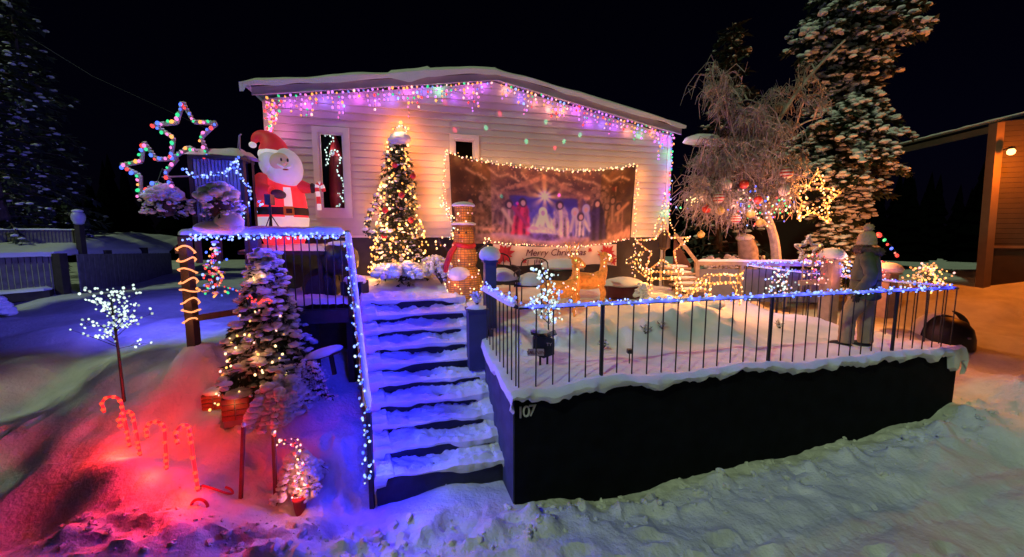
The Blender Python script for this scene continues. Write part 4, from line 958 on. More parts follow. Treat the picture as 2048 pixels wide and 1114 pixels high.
# --- the small laden spruce in the yard
sb_ = gpt(545, 765, 5.75)
sp = thing('small_spruce', 'small spruce in the yard bowed under snow with warm lights', 'tree', sb_)
conifer(sp, sb_ + V(0, 0, -.1), 2.12, .80, 78, 11, snow=.5, dro=.50, spray=64, sl=.20, trunk=.05, lump=.088, prof=lambda u: (1 - u) ** .9 * .95 + .10, snown=6, lumpk=1, zmin=.1)
mb = MB(); np.random.seed(5)
for k in range(5): mb.lump(sb_ + V(.05 * math.sin(k), -.1, 1.98 - .17 * k), (.075 + .032 * k, .075 + .03 * k, .085), k=2, jit=.10)
mb.build('top_snow', SNOW, sp)
random.seed(12)
pts = []
for k in range(74):
    u = random.random() ** 1.2 * .86 + .06; a = -PI / 2 + random.uniform(-1.5, 1.2); r = .80 * ((1 - u) ** .9 * .95 + .12) * random.uniform(.75, 1.0); pts.append(sb_ + V(r * math.cos(a), r * math.sin(a), u * 2.0 - .05 - .25 * r))
ws_ = thing('string_lights', 'warm white lights scattered over the small laden spruce', 'string lights', sb_)
MB().tube(sorted(pts, key=lambda p: p.z), .0025, 3).build('cable', CABLE, ws_); bulbs(ws_, pts, ('warm', 'warm', 'gold', 'warm', 'rose'), .0155)
for p in pts[::9]: lamp(ws_, p + V(0, -.08, .02), (1, .45, .18), .35)
string_lights('short string of red lights across the small spruce', [atY(496, 590, 5.25), atY(512, 604, 5.2), atY(530, 600, 5.15), atY(548, 604, 5.2)], 22, 'red', .013, .03, 2, (1, .15, .08), .4)
# --- shrub weighed down by snow in front of it
def shrub(label, c, n, H, spread, seed, lean, lump, name='snowy_shrub'):
    rd = random.Random(seed); np.random.seed(seed); c = Vector(c); t = thing(name, label, 'shrub', c); st = MB(); sn = MB()
    for k in range(n):
        a = rd.random() * 2 * PI; d = V(math.cos(a), math.sin(a)) * spread * rd.uniform(.3, 1) + lean * rd.uniform(.2, 1); h = H * rd.uniform(.5, 1.1)
        P = smooth_path([c, c + d * .25 + V(0, 0, h * .8), c + d * .65 + V(0, 0, h * .85), c + d + V(0, 0, h * .28)], 5); st.tube(P, [.010 * (1 - .8 * i / len(P)) for i in range(len(P))], 5)
        for j, p in enumerate(P[4:]):
            if rd.random() < .85: r = lump * rd.uniform(.5, 1.15); sn.lump(p + V(0, 0, r * .4), (r * 1.2, r, r * .75), M=Matrix.Rotation(a, 3, 'Z'), k=1, jit=.16)
            if rd.random() < .7:
                e = V(rd.uniform(-1, 1), rd.uniform(-1, 1), rd.uniform(-.6, .5)) * .16 * H; st.tube([p, p + e], [.004, .002], 4); r = lump * rd.uniform(.25, .55); sn.lump(p + e, (r, r, r * .8), k=1, jit=.2)
    st.build('stems', BARK, t); sn.build('snow_clumps', SNOW, t, kind='stuff'); return t
shrub('snow laden arching shrub drooping over the brick planters', gpt(570, 800, 5.2), 26, .62, .42, 8, V(-.05, -.28), .062)
shrub('spindly frosted shrub standing up beside the small spruce', gpt(610, 745, 5.45), 22, .72, .30, 9, V(.1, -.05), .028)
sl2 = thing('snow_covered_sled', 'tilted board by the deck under a slab of snow', 'sled', gpt(650, 735, 5.7))
q = atY(648, 705, 5.7); Rm = Matrix.Rotation(-.25, 3, 'Y') @ Matrix.Rotation(.3, 3, 'Z')
MB().box(q + V(0, 0, -.04), (.46, .3, .03), Rm).build('board', DARKW, sl2, smooth=False); np.random.seed(3); MB().lump(q + V(0, 0, .0), (.27, .19, .07), M=Rm, k=2, jit=.03).build('snow_slab', SNOW, sl2); MB().beam(q + V(.1, 0, -.05), q + V(.14, 0, -.33), .05, .05).beam(q + V(-.12, 0, -.05), q + V(-.16, 0, -.33), .05, .05).build('runner', DARKW, sl2, smooth=False)
# --- red brick planters
BRK = mat('red_brick', (0.26, 0.07, 0.045), .85, .4, 9, .4, 50); MORT = mat('mortar', (.25, .22, .2), .9, .15, 8)
def planter(label, px, py, Y, w, h, rot):
    c = gpt(px, py, Y); t = thing('brick_planter', label, 'planter', c, rot, 'red brick planters under the small spruce')
    MB().box((0, 0, h / 2 - .05), (w - .02, w - .02, h + .08)).build('core', MORT, t, smooth=False, local=True)
    bmsh = None; rows = 4; bh = h / rows
    for r in range(rows):
        for s in range(4):
            for k in range(2):
                a = s * PI / 2; bw = w / 2; x = (k - .5) * bw + (bw * .25 if r % 2 else -.0) * (1 if k else -1) * 0
                p = Matrix.Rotation(a, 3, 'Z') @ V(x, -(w / 2 - .012), bh * (r + .5))
                mb = MB().box((0, 0, 0), (bw - .012, .035, bh - .012))
                if bmsh is None: bmsh = mb.build('brick', BRK, t, smooth=False, local=True); bmsh.location = p; bmsh.rotation_euler = (0, 0, a)
                else: o = link('brick', bmsh.data, t, p); o.rotation_euler = (0, 0, a + random.uniform(-.02, .02))
    np.random.seed(int(px)); MB().lump((0, 0, h), (w * .56, w * .56, .07), k=2, jit=.05, flat=.6).build('snow_cap', SNOW, t, local=True); return t
planter('taller red brick planter with snow on top under the small spruce', 478, 822, 5.15, .30, .30, .35)
planter('lower red brick planter set behind to the left of the other', 433, 805, 5.45, .26, .22, .35)

# ================================================================== TALL SLIM CHRISTMAS TREE AT THE WALL
tb_ = atY(802, 556, 7.72); kk = 7.72 / 800
xt = thing('christmas_tree', 'tall slim Christmas tree by the house wall covered in golden lights', 'tree', tb_)
conifer(xt, tb_, 2.62, .56, 175, 17, snow=.35, dro=.55, spray=20, sl=.16, trunk=.04, lump=.05, prof=lambda u: .36 + .64 * (1 - u) ** .9 if u < .93 else .3, snown=1, lumpk=0 + 1, zmin=.02)
np.random.seed(8); MB().lump(atY(800, 276, 7.6), (.19, .17, .11), k=2, jit=.08).lump(atY(790, 280, 7.55), (.13, .1, .08), k=2, jit=.08).build('snow_cap', SNOW, xt)
random.seed(14)
def cone_pts(n, base, H, r0, r1, amin, amax):
    out = []
    for k in range(n):
        u = 1 - math.sqrt(random.random()) * .98 if random.random() < .6 else random.random(); a = random.uniform(amin, amax); r = (r0 * (1 - u) + r1 * u) * random.uniform(.82, 1.08); out.append(base + V(r * math.cos(a), r * math.sin(a), u * H))
    return out
pts = cone_pts(290, tb_ + V(0, 0, .05), 2.5, .60, .19, -PI - .1, .1)
xl = thing('string_lights', 'golden warm lights wound all over the tall slim Christmas tree', 'string lights', tb_)
MB().tube(sorted(pts, key=lambda p: p.z), .002, 3).build('cable', CABLE, xl); bulbs(xl, pts, ('warm', 'gold', 'gold', 'gold', 'warm', 'amber'), .0205)
for p in pts[::12]: lamp(xl, p + V(0, -.12, 0), (1, .38, .09), 1.7)
for z in (.7, 1.4, 2.1, 2.55): lamp(xl, tb_ + V(.0, .16, z), (1, .22, .03), 9.0)
star('glowing star topper on the tall slim Christmas tree', atY(802, 262, 7.6), .17, .075, (1, .1, 0), (0, 0, 1), 20, ['gold', 'rose', 'rose', 'gold'], .02, GREYW, .012, 0, False, .01, (1, .5, .25), 1.0)
lamp(xl, atY(802, 256, 7.80), (1, .24, .05), 7.0)
for (px, py) in ((762, 330), (842, 330), (748, 410), (868, 410), (800, 235), (772, 275), (836, 275)): lamp(xl, onH(px, py, .26), (1, .20, .03), 3.4, .05)
# red bows and ornaments among the branches
for k, (px, py) in enumerate(((826, 352), (803, 390), (770, 420), (822, 440), (790, 330), (768, 472))):
    o = thing('tree_ornament', 'dark red ball ornament hanging on the slim tree ' + ('near its right edge under the top', 'in its middle', 'on its left side low down', 'on its right side half way', 'high in its middle', 'at its lower left foot')[k], 'ornament', atY(px, py, 7.35 if py > 380 else 7.5), group='red ornaments on the slim Christmas tree')
    MB().lathe([(.005, -.055), (.035, -.045), (.055, -.015), (.055, .015), (.035, .045), (.012, .055)], 12).build('ball', RED, o, local=True); MB().lathe([(.012, .05), (.012, .07)], 8).build('cap', BUCK, o, local=True)
# looping garland left of the tree
random.seed(3)
gp = smooth_path([atY(776, 372, 7.4), atY(757, 390, 7.4), atY(750, 410, 7.4), atY(739, 430, 7.35), atY(733, 458, 7.35), atY(738, 470, 7.3), atY(757, 466, 7.3), atY(790, 468, 7.25)], 6)
ga = thing('evergreen_garland', 'evergreen garland with warm lights looping left of the slim tree', 'garland', gp[0])
mb = MB()
for p in along(gp, 260, .03):
    e = V(random.uniform(-1, 1), random.uniform(-1, 1), random.uniform(-1, .6)) * .07; w = e.orthogonal().normalized() * .014; mb.add([p, p + e * .5 + w, p + e, p + e * .5 - w], [(0, 1, 2, 3)])
mb.build('needles', NEEDLE, ga, smooth=False, kind='stuff'); MB().tube(gp, .012, 5).build('core', DARKW, ga); bulbs(ga, along(gp, 26, .05), ('warm', 'gold'), .0155)
ms = MB(); np.random.seed(2)
for p in along(gp, 9, .02): ms.lump(p + V(0, 0, .04), (.06, .05, .035), jit=.2)
ms.build('snow_clumps', SNOW, ga)
shrub('low snowy bush heaped around the foot of the slim tree', atY(800, 556, 7.35), 30, .24, .55, 19, V(.1, -.1), .085)
shrub('low snow covered bush right of the slim tree by the foundation', atY(868, 548, 7.6), 22, .32, .38, 23, V(.1, -.1), .05)

# ================================================================== WHITE BLOSSOM LIGHT TREES
def blossom(label, base, tip, H0, R, n, cols, br, seed, lampc, lpw, trunk=.016, m=BLACKM, flat=1.0, up=.5, cat='light tree', group=None, name='blossom_light_tree'):
    rd = random.Random(seed); random.seed(seed); base = Vector(base); tip = Vector(tip); t = thing(name, label, cat, base, group=group)
    MB().tube([base, base.lerp(tip, .5) + V(.01, 0, 0), tip], [trunk, trunk * .8, trunk * .5], 6).build('trunk', m, t); mb = MB(); pts = []
    nb = max(10, n // 5); a0 = base.lerp(tip, H0)
    for k in range(nb):
        u = rd.random(); o = a0.lerp(tip, u); a = k * 2.4; d = V(math.cos(a), math.sin(a) * flat, rd.uniform(-.15, up) + u * .9).normalized(); L = R * rd.uniform(.45, 1.05) * (1.05 - .35 * u)
        P = [o, o + d * L * .5 + V(0, 0, .02), o + d * L + V(0, 0, .05 * L)]; mb.tube(P, [.005, .0035, .002], 4); pts += [P[2], P[1] + d * L * .2 * rd.random()]
        for j in range(3):
            q = P[0].lerp(P[2], rd.uniform(.3, .95)); e = V(rd.uniform(-1, 1), rd.uniform(-1, 1) * flat, rd.uniform(-.3, 1)) * R * .2; mb.tube([q, q + e], [.003, .0015], 3); pts.append(q + e)
    mb.build('branches', m, t); bulbs(t, pts[:n], cols, br)
    for k in range(3): lamp(t, a0.lerp(tip, k / 2) + V(R * .5 * math.cos(k * 2.1), R * .5 * math.sin(k * 2.1), 0), lampc, lpw)
    return t
wb = gpt(248, 800, 5.3)
blossom('white blossom light tree on a black stem in the snowy yard', wb, atY(222, 600, 5.25), .52, .46, 185, 'cool', .0145, 41, (.75, 1, .85), .8, .020, up=.7)
blossom('white blossom light tree behind the front railing near the corner', tpt(1098, 690, 5.3), atY(1092, 560, 5.3), .35, .36, 130, ['cool', 'ice', 'cool', 'cool'], .0165, 42, (.6, .7, 1), .55, .012)
blossom('cool white blossom light bush beside the grey boarded wall', atY(1562, 600, 7.4), atY(1563, 555, 7.4), .1, .36, 90, ['cool', 'cool', 'ice', 'rose'], .017, 43, (.6, .8, 1), .6, .010)
blossom('amber light bush on a thin stem above the right end of the railing', atY(1848, 665, 7.0), atY(1856, 545, 7.0), .72, .42, 150, ['gold', 'orange', 'gold', 'rose'], .0165, 44, (1, .35, .08), 1.2, .014)

# ================================================================== CANDY CANES
def cane(label, base, top, hook, seed, hr=.075):
    """hook: direction of the crook"""
    base = Vector(base); top = Vector(top); t = thing('candy_cane_light', label, 'candy cane', base, group='red candy cane path lights'); hook = Vector(hook).normalized(); up = (top - base).normalized()
    P = [base + (top - base) * i / 8 for i in range(9)]; c = top + hook * hr
    for k in range(1, 10):
        a = PI - PI * k / 8.0; P.append(c + hook * hr * math.cos(a) + up * hr * math.sin(a))
    e = P[-1]; P.append(e - up * .06)
    TUBE = mat('clear_red_plastic', (.55, .015, .03), .3, .1, 5, 0, 1, emit=(1, .03, .05), es=1.1)
    MB().tube(P, .0165, 8).build('tube', TUBE, t); MB().tube([base + up * .0, base - up * .16], .007, 5).build('stake', BLACKM, t)
    q = [p + (p - P[0]) * 0 for p in along(P, 12)]
    for i, p in enumerate(q):
        if i in (3, 5): continue
        o = link('bulb', bulb_mesh('canered', .027), t, p - base + V(0, -.006, 0)); o.scale = (1, 1, .72)
    lamp(t, base.lerp(top, .5) + V(0, -.20, 0), (1, .010, .006), 8.5); lamp(t, base + V(-.03, -.17, .13), (1, .02, .008), 8.0)
    return t
cane('backmost red candy cane light leaning left by the white light tree', gpt(260, 893, 4.7), atY(243, 806, 4.7), (-1, -.3, 0), 1, .095)
cane('red candy cane light seen edge on, second from the left', gpt(284, 938, 4.6), atY(266, 830, 4.6), (-.15, -1, 0), 2)
cane('red candy cane light with its crook turned left, third from the left', gpt(336, 960, 4.3), atY(329, 858, 4.3), (-1, -.1, 0), 3, .095)
cane('front right red candy cane light seen edge on near the stake', gpt(397, 990, 4.0), atY(379, 858, 4.0), (-.1, -1, 0), 4)
fc = thing('fallen_candy_cane', 'unlit red candy cane lying half sunk in the snow', 'candy cane', gpt(430, 975, 4.05))
P = smooth_path([gpt(405, 982, 4.05) + V(0, 0, .03), gpt(430, 978, 4.06) + V(0, 0, .03), gpt(452, 965, 4.1) + V(0, 0, .035), gpt(463, 950, 4.15) + V(0, 0, .04), gpt(458, 938, 4.2) + V(0, 0, .04), gpt(448, 944, 4.2) + V(0, 0, .035)], 5)
MB().tube(P, .012, 8).build('tube', RED, fc); MB().tube([P[0], P[0] + V(-.06, 0, -.04)], .006, 5).build('stake', BLACKM, fc)
fc2 = thing('fallen_candy_cane', 'crook of a buried red candy cane poking from the front snow ridge', 'candy cane', gpt(400, 1015, 3.85))
c = gpt(400, 1022, 3.85); MB().tube([c + V(.085 * math.cos(a), 0, .085 * math.sin(a) - .02) for a in np.linspace(0, PI, 12)], .014, 8).build('tube', RED, fc2); MB().tube([c + V(-.085, 0, -.02), c + V(-.10, 0, -.12)], .007, 5).build('stake', BLACKM, fc2)
lamp(fc2, c + V(0, -.10, .12), (1, .05, .05), .5)
# light cast on the bank by a cane buried in it
# ================================================================== STAKES AND PINK LIT BUSH
STK = mat('red_brown_stake', (.16, .035, .03), .8, .3, 9, .2, 50)
for (b, tq, lb) in ((( 478, 1000, 4.15), (487, 852, 4.15), 'plain red brown wooden stake with a snow cap in the yard'), ((550, 1003, 4.12), (547, 868, 4.12), 'red brown wooden stake beside the bush with pink lights')):
    p = gpt(*b); q = atY(*tq); t = thing('wooden_stake', lb, 'stake', p, group='wooden stakes at the yard edge'); MB().beam(p - V(0, 0, .2), q, .032, .032).build('shaft', STK, t, smooth=False); np.random.seed(int(b[0])); MB().lump(q + V(0, 0, .012), (.026, .026, .03), jit=.12).build('snow_cap', SNOW, t)
bb = gpt(600, 1010, 4.2)
shrub('low snowy bush in front of the stairs strung with pink lights', bb + V(-.02, .08, 0), 24, .50, .32, 33, V(0, .02), .045)
random.seed(17)
P = smooth_path([atY(545, 872, 4.08), atY(556, 880, 4.08), atY(572, 890, 4.05), atY(590, 880, 4.1), atY(592, 905, 4.05), atY(600, 925, 4.05), atY(592, 948, 4.05), atY(600, 965, 4.05), atY(610, 975, 4.05), atY(590, 985, 4.05), atY(596, 1004, 4.05)], 5)
string_lights('pink and amber string lights draped down the low front bush', P, 44, ['rose', 'red', 'rose', 'warm'], .0125, .045, 6, (1, .22, .14), .7, (0, -.07, 0))
MB()
br = thing('red_bucket', 'small dark red bucket sunk in snow below the pink lights', 'bucket', gpt(600, 1005, 4.1)); MB().lathe([(.05, -.05), (.065, .08), (.075, .16)], 14).build('pail', mat('dark_red_plastic', (.2, .012, .02), .5, .2, 5), br, local=True); MB().lathe([(.078, .15), (.08, .17), (.07, .17)], 14).build('rim', RED, br, local=True)
# ================================================================== WICKER SNOWMAN
WICK = mat('lit_wicker', (0.52, 0.18, 0.03), .7, .35, 14, .5, 40, emit=(1, .28, .04), es=.45); WICKD = mat('dark_wicker', (.30, .12, .04), .8, .3, 10)
sm_ = thing('wicker_snowman', 'lit wicker snowman in a snowy top hat and scarf beside the stair head', 'snowman', V(-.83, 6.92, 1.80))
k7 = 6.95 / 800
def wick(name, prof, m=WICK):
    o = MB().lathe(prof, 24).build(name, m, sm_, local=True); mb = MB()
    zs = np.linspace(prof[0][1], prof[-1][1], max(4, int((prof[-1][1] - prof[0][1]) / .035)))
    for z in zs:
        r = float(np.interp(z, [p[1] for p in prof], [p[0] for p in prof])) + .004; mb.tube([V(r * math.cos(a), r * math.sin(a), z) for a in np.linspace(0, 2 * PI, 25)], .0065, 4, False)
    for a in np.linspace(0, 2 * PI, 23)[:-1]: mb.tube([V((p[0] + .004) * math.cos(a), (p[0] + .004) * math.sin(a), p[1]) for p in prof], .005, 4)
    mb.build('wicker_weave', WICKD, o, local=True); return o
wick('lower_body', [(.22, 0), (.29, .10), (.31, .25), (.29, .40), (.23, .52), (.19, .56)]); wick('upper_body', [(.19, .56), (.225, .66), (.225, .78), (.17, .90)])
wick('head', [(.13, .92), (.17, .98), (.18, 1.08), (.16, 1.18), (.12, 1.24)]); wick('hat_crown', [(.13, 1.28), (.135, 1.4), (.15, 1.54), (.155, 1.58)])
MB().lathe([(.13, 1.235), (.20, 1.24), (.20, 1.262), (.13, 1.27)], 24).build('hat_brim', WICKD, sm_, local=True)
np.random.seed(6); mb = MB()
mb.lathe([(.14, 1.262), (.205, 1.268), (.215, 1.295), (.17, 1.315), (.137, 1.32)], 20); mb.build('brim_snow', SNOW, sm_, local=True); MB().lump((0, 0, 1.60), (.20, .19, .065), k=2, jit=.04, flat=.4).build('hat_snow', SNOW, sm_, local=True)
MB().lump((-.06, -.22, .44), (.19, .11, .13), k=2, jit=.05).build('belly_snow', SNOW, sm_, local=True)
mb = MB(); mb.tube([V(.165 * math.cos(a), .165 * math.sin(a), .92 + .02 * math.sin(a * 2)) for a in np.linspace(0, 2 * PI, 20)], .045, 8, False); mb.tube([V(-.12, -.13, .92), V(-.2, -.2, .8), V(-.27, -.2, .60), V(-.30, -.16, .48)], [.04, .05, .05, .04], 8); mb.build('scarf', RED, sm_, local=True)
for sg in (-1, 1):
    mb = MB(); mb.tube([V(.19 * sg, -.02, .78), V(.33 * sg, -.06, .90), V(.46 * sg, -.05, 1.0)], .014, 5); mb.tube([V(.38 * sg, -.06, .93), V(.42 * sg, -.1, 1.06)], .009, 4); mb.build('stick_arm', DARKW, sm_, local=True)
mb = MB(); mb.tube([V(-.02, -.18, 1.08), V(-.03, -.30, 1.06)], [.025, .004], 8); mb.build('carrot_nose', mat('orange_plastic', (.5, .16, .02), .5, .1, 5), sm_, local=True)
for x in (-.06, .06): MB().lump((x, -.17, 1.14), (.018, .012, .018), k=1, jit=0).build('eye', BLACKM, sm_, local=True)
random.seed(9)
P_ = [V(.30 * random.uniform(-1, 1), 0, random.choice((random.uniform(.02, .5), random.uniform(.58, 1.5)))) for k in range(54)]
P2 = []
for p in P_:
    r = float(np.interp(p.z, [0, .25, .52, .7, .9, 1.08, 1.25, 1.5], [.23, .32, .24, .24, .18, .19, .14, .15])) + .015; a = random.uniform(-PI * .95, -.05); P2.append(V(r * math.cos(a), r * math.sin(a), p.z))
for sg in (-1, 1): P2 += [V(sg * random.uniform(.3, .48), -.09 + random.uniform(-.05, .05), random.uniform(.85, 1.08)) for k in range(9)]
bulbs(sm_, P2, ('warm', 'gold', 'warm', 'rose'), .0155, local=True)
for (x, y, z) in ((-.2, -.42, .3), (.2, -.42, .45), (0, -.36, .8), (0, -.34, 1.1), (0, -.32, 1.42), (.42, -.2, 1.0), (-.42, -.2, 1.0)): lamp(sm_, V(x, y, z), (1, .34, .07), 1.3, local=True)
for (x, z) in ((0, .3), (0, .75)): pass
string_lights('white lights climbing the banner edge behind the wicker snowman', smooth_path([atY(878, 398, 7.9), atY(893, 418, 7.9), atY(904, 440, 7.8), atY(908, 462, 7.7), atY(898, 480, 7.7)]), 34, ['cool', 'warm', 'cool'], .014, .045, 2, (1, .8, .6), .8, (0, -.1, 0))
twig_plant('frosted leafy plant with pale lights at the snowman left foot', V(-1.12, 7.0, 1.95), .50, 30, 15, BARK, 'plant', .6, 2, 'snowy_plant', .025)
twig_plant('dry frosted twigs rising between the snowman and the slim tree', V(-1.30, 7.35, 2.0), .55, 34, 16, BARK, 'plant', .7, 2, 'snowy_plant', .02)

# ================================================================== REINDEER
def ptube(mb, P, r, n=10): mb.tube(smooth_path(P, 4), list(np.interp(np.linspace(0, 1, 4 * (len(P) - 1) + 1), np.linspace(0, 1, len(r)), r)), n)
def wicker_deer(label, loc, rz, sc, seed, antl=True):
    t = thing('wicker_reindeer', label, 'reindeer', loc, rz, 'lit golden wicker reindeer on the terrace'); s = sc; mb = MB(); m2 = MB()
    def q(x, z, y=0.0): return V(x * s, y * s, z * s)
    ptube(mb, [q(-.36, .50), q(-.28, .54), q(-.1, .52), q(.1, .52), q(.25, .56), q(.30, .58)], [.05, .145, .15, .14, .15, .09]); mb.build('body', WICK, t, local=True)
    mb = MB(); ptube(mb, [q(.24, .58), q(.30, .72), q(.31, .88), q(.30, .98)], [.11, .075, .058, .065]); mb.build('neck', WICK, t, local=True)
    mb = MB(); ptube(mb, [q(.24, 1.04), q(.32, 1.05), q(.42, 1.0), q(.50, .96)], [.05, .085, .06, .035]); mb.build('head', WICK, t, local=True)
    for y in (-.09, .09):
        m = MB(); m.tube([q(.27, 1.1, y * .6), q(.22, 1.16, y * 1.9)], [.03 * s, .006 * s], 6); m.build('ear', WICK, t, local=True)
        m = MB(); ptube(m, [q(-.27, .48, y), q(-.30, .28, y), q(-.26, .16, y), q(-.28, .0, y)], [.075, .04, .025, .02], 8); m.build('leg', WICK, t, local=True)
        m = MB(); ptube(m, [q(.22, .48, y), q(.26 + .10 * (y > 0), .28, y), q(.24 + .12 * (y > 0), .14, y), q(.24 + .05 * (y > 0), .0, y)], [.06, .035, .024, .02], 8); m.build('leg', WICK, t, local=True)
        if antl:
            m = MB(); m.tube([q(.28, 1.12, y * .5), q(.22, 1.28, y * 1.6), q(.26, 1.42, y * 2.2)], .012 * s, 5); m.tube([q(.235, 1.25, y * 1.4), q(.33, 1.34, y * 1.8)], .010 * s, 5); m.tube([q(.23, 1.33, y * 1.8), q(.16, 1.42, y * 2)], .010 * s, 5); m.build('antler', WICK, t, local=True)
    m = MB(); m.tube([q(-.36, .55), q(-.43, .60), q(-.46, .56)], [.03 * s, .03 * s, .01 * s], 6); m.build('tail', WICK, t, local=True)
    rd = random.Random(seed); P = []
    for k in range(44):
        x, z, r = rd.choice(((rd.uniform(-.33, .28), .53, .155), (rd.uniform(-.33, .28), .53, .155), (.30, rd.uniform(.65, 1.0), .075), (rd.uniform(.26, .45), 1.03, .08), (rd.choice((-.28, .25)), rd.uniform(.04, .4), .10)))
        a = rd.uniform(-1.2, 1.2); P.append(q(x, z + r * math.sin(a), -r * math.cos(a)))
    if antl: P += [q(rd.uniform(.18, .32), rd.uniform(1.15, 1.42), rd.uniform(-.2, .2)) for k in range(14)]
    bulbs(t, P, ('warm', 'gold', 'rose'), .0145, local=True)
    for x in (-.2, .2): lamp(t, q(x, .5, -.42), (1, .34, .06), 1.6, local=True)
    lamp(t, q(.35, 1.0, -.35), (1, .40, .10), .5, local=True); return t
wicker_deer('golden wicker reindeer with lit antlers behind the white blossom tree', tpt(1122, 606, 6.5), .35, .86, 3)
wicker_deer('golden wicker fawn without antlers looking right in front of the greeting banner', tpt(1178, 607, 6.9), .12, .80, 4, False)
DW = mat('gold_wire', (.55, .36, .14), .5, .15, 8, 0, 1, .3)
def wire_deer(label, loc, k, pose, rz=0.0):
    t = thing('wire_reindeer', label, 'reindeer', loc, rz, 'wire frame reindeer outlined in golden lights'); segs = pose; pts = []
    for nm, lines in segs:
        mb = MB()
        for (P, ys) in lines:
            for y in ys:
                Q = smooth_path([V(x * k, y, z * k) for x, z in P], 4); mb.tube(Q, .0065, 5); n = max(2, int(sum((b - a).length for a, b in zip(Q, Q[1:])) / .072)); pts += along(Q, n, .012)
        if nm == 'body':
            for x in (-.25, -.05, .15, .3): mb.tube([V(x * k, -.09, .58 * k), V(x * k, .09, .58 * k)], .006, 5); mb.tube([V(x * k, -.09, .42 * k), V(x * k, -.09, .60 * k)], .006, 5)
        mb.build(nm, DW, t, local=True)
    bulbs(t, pts[:200], ('warm', 'gold', 'gold', 'warm'), .0165, local=True)
    for x in (-.4, 0, .35): lamp(t, V(x * k, -.28, .5 * k), (1, .34, .05), 5.5, local=True)
    lamp(t, V(0, -.15, .12), (1, .38, .03), 4.0, local=True)
    return t
Y2 = (-.09, .09); Y1 = (0,)
graze = [('body', [([(-.36, .50), (-.2, .60), (.1, .62), (.34, .60), (.40, .5)], Y2), ([(-.36, .50), (-.2, .44), (.1, .45), (.36, .46)], Y2)]),
 ('neck', [([(-.36, .55), (-.52, .36), (-.62, .16)], Y2), ([(-.34, .48), (-.50, .26)], Y2)]), ('head', [([(-.50, .22), (-.62, .24), (-.76, .06), (-.68, .02), (-.54, .12)], Y1), ([(-.62, .24), (-.74, .34)], Y2)]),
 ('leg', [([(-.24, .45), (-.24, .2), (-.22, 0)], Y2)]), ('leg', [([(-.18, .45), (-.16, .2), (-.14, 0)], Y1)]), ('leg', [([(.34, .48), (.40, .28), (.36, .0)], Y2)]), ('leg', [([(.22, .46), (.36, .22), (.44, 0)], Y1)]), ('tail', [([(.38, .58), (.44, .68), (.48, .70), (.42, .6)], Y1)])]
stand = [('body', [([(-.34, .52), (-.2, .58), (.1, .57), (.34, .60), (.38, .5)], Y2), ([(-.34, .50), (-.2, .43), (.1, .44), (.36, .46)], Y2)]),
 ('neck', [([(-.34, .55), (-.46, .72), (-.48, .86)], Y2), ([(-.32, .46), (-.52, .62), (-.56, .78)], Y1)]), ('head', [([(-.46, .90), (-.56, .92), (-.74, .80), (-.70, .74), (-.54, .78)], Y1), ([(-.48, .90), (-.42, 1.0)], Y2)]),
 ('leg', [([(-.26, .45), (-.26, .2), (-.26, 0)], Y2)]), ('leg', [([(-.20, .45), (-.19, .2), (-.19, 0)], Y1)]), ('leg', [([(.32, .48), (.38, .26), (.36, .0)], Y2)]), ('leg', [([(.26, .46), (.30, .22), (.30, 0)], Y1)]), ('tail', [([(.36, .58), (.42, .66), (.40, .58)], Y1)])]
wire_deer('wire reindeer in golden lights standing with head raised below the big star', tpt(1322, 588, 7.5), .92, stand)
wire_deer('wire reindeer in golden lights grazing with its head down', tpt(1438, 592, 7.4), .94, graze)
for (px, py, Y, rx, lb) in ((1318, 596, 7.25, .36, 'golden lit snow heap under the standing wire reindeer'), (1424, 598, 7.2, .22, 'golden lit snow heap under the grazing wire reindeer')):
    np.random.seed(int(px)); h = thing('snow_heap', lb, 'snow heap', tpt(px, py, Y)); MB().lump((0, 0, -.02), (rx, .2, .17), k=2, jit=.05, flat=.7).build('heap', SNOW, h, local=True)

# ================================================================== GARDEN FURNITURE IN SNOW
def chair(label, loc, rz, back=True):
    t = thing('garden_chair', label, 'chair', loc, rz, 'black metal garden chairs buried in snow'); 
    for (x, y) in ((-.22, -.2), (.22, -.2), (-.22, .22), (.22, .22)): MB().tube([V(x, y, -.05), V(x * .95, y * .95, .42)], .013, 6).build('leg', BLACKM, t, local=True)
    MB().box((0, 0, .42), (.46, .44, .03)).build('seat', BLACKM, t, smooth=False, local=True)
    mb = MB(); mb.tube(smooth_path([V(-.22, .22, .42), V(-.23, .30, .78), V(0, .33, .86), V(.23, .30, .78), V(.22, .22, .42)], 4), .013, 6)
    for x in (-.12, 0, .12): mb.tube([V(x, .22, .44), V(x, .32, .82)], .008, 5)
    mb.build('backrest', BLACKM, t, local=True)
    for x in (-.24, .24): MB().tube(smooth_path([V(x, -.2, .40), V(x, -.22, .62), V(x, .1, .66), V(x, .27, .64)], 4), .012, 6).build('armrest', BLACKM, t, local=True)
    np.random.seed(int(abs(loc[0] * 100))); MB().lump((0, 0, .44), (.27, .26, .19), k=2, jit=.03, flat=.85).build('seat_snow', SNOW, t, local=True); return t
chair('left black garden chair heaped with snow behind the round capped post', tpt(1003, 603, 6.7), .3)
chair('right black garden chair heaped with snow beside the wicker reindeer', tpt(1062, 603, 6.75), -.25)
gt = thing('garden_table', 'round garden table under a smooth dome of snow below the greeting banner', 'table', tpt(1124, 600, 7.5))
for a in (.5, 2.1, 3.7, 5.2): MB().tube([V(.32 * math.cos(a), .32 * math.sin(a), 0), V(.26 * math.cos(a), .26 * math.sin(a), .56)], .016, 6).build('leg', BLACKM, gt, local=True)
MB().lathe([(.40, .56), (.41, .58), (.40, .60)], 28).build('tabletop', BLACKM, gt, local=True); MB().lathe([(.39, .60), (.41, .63), (.39, .68), (.30, .74), (.15, .77), (.005, .78)], 28).build('snow_dome', SNOW, gt, local=True)
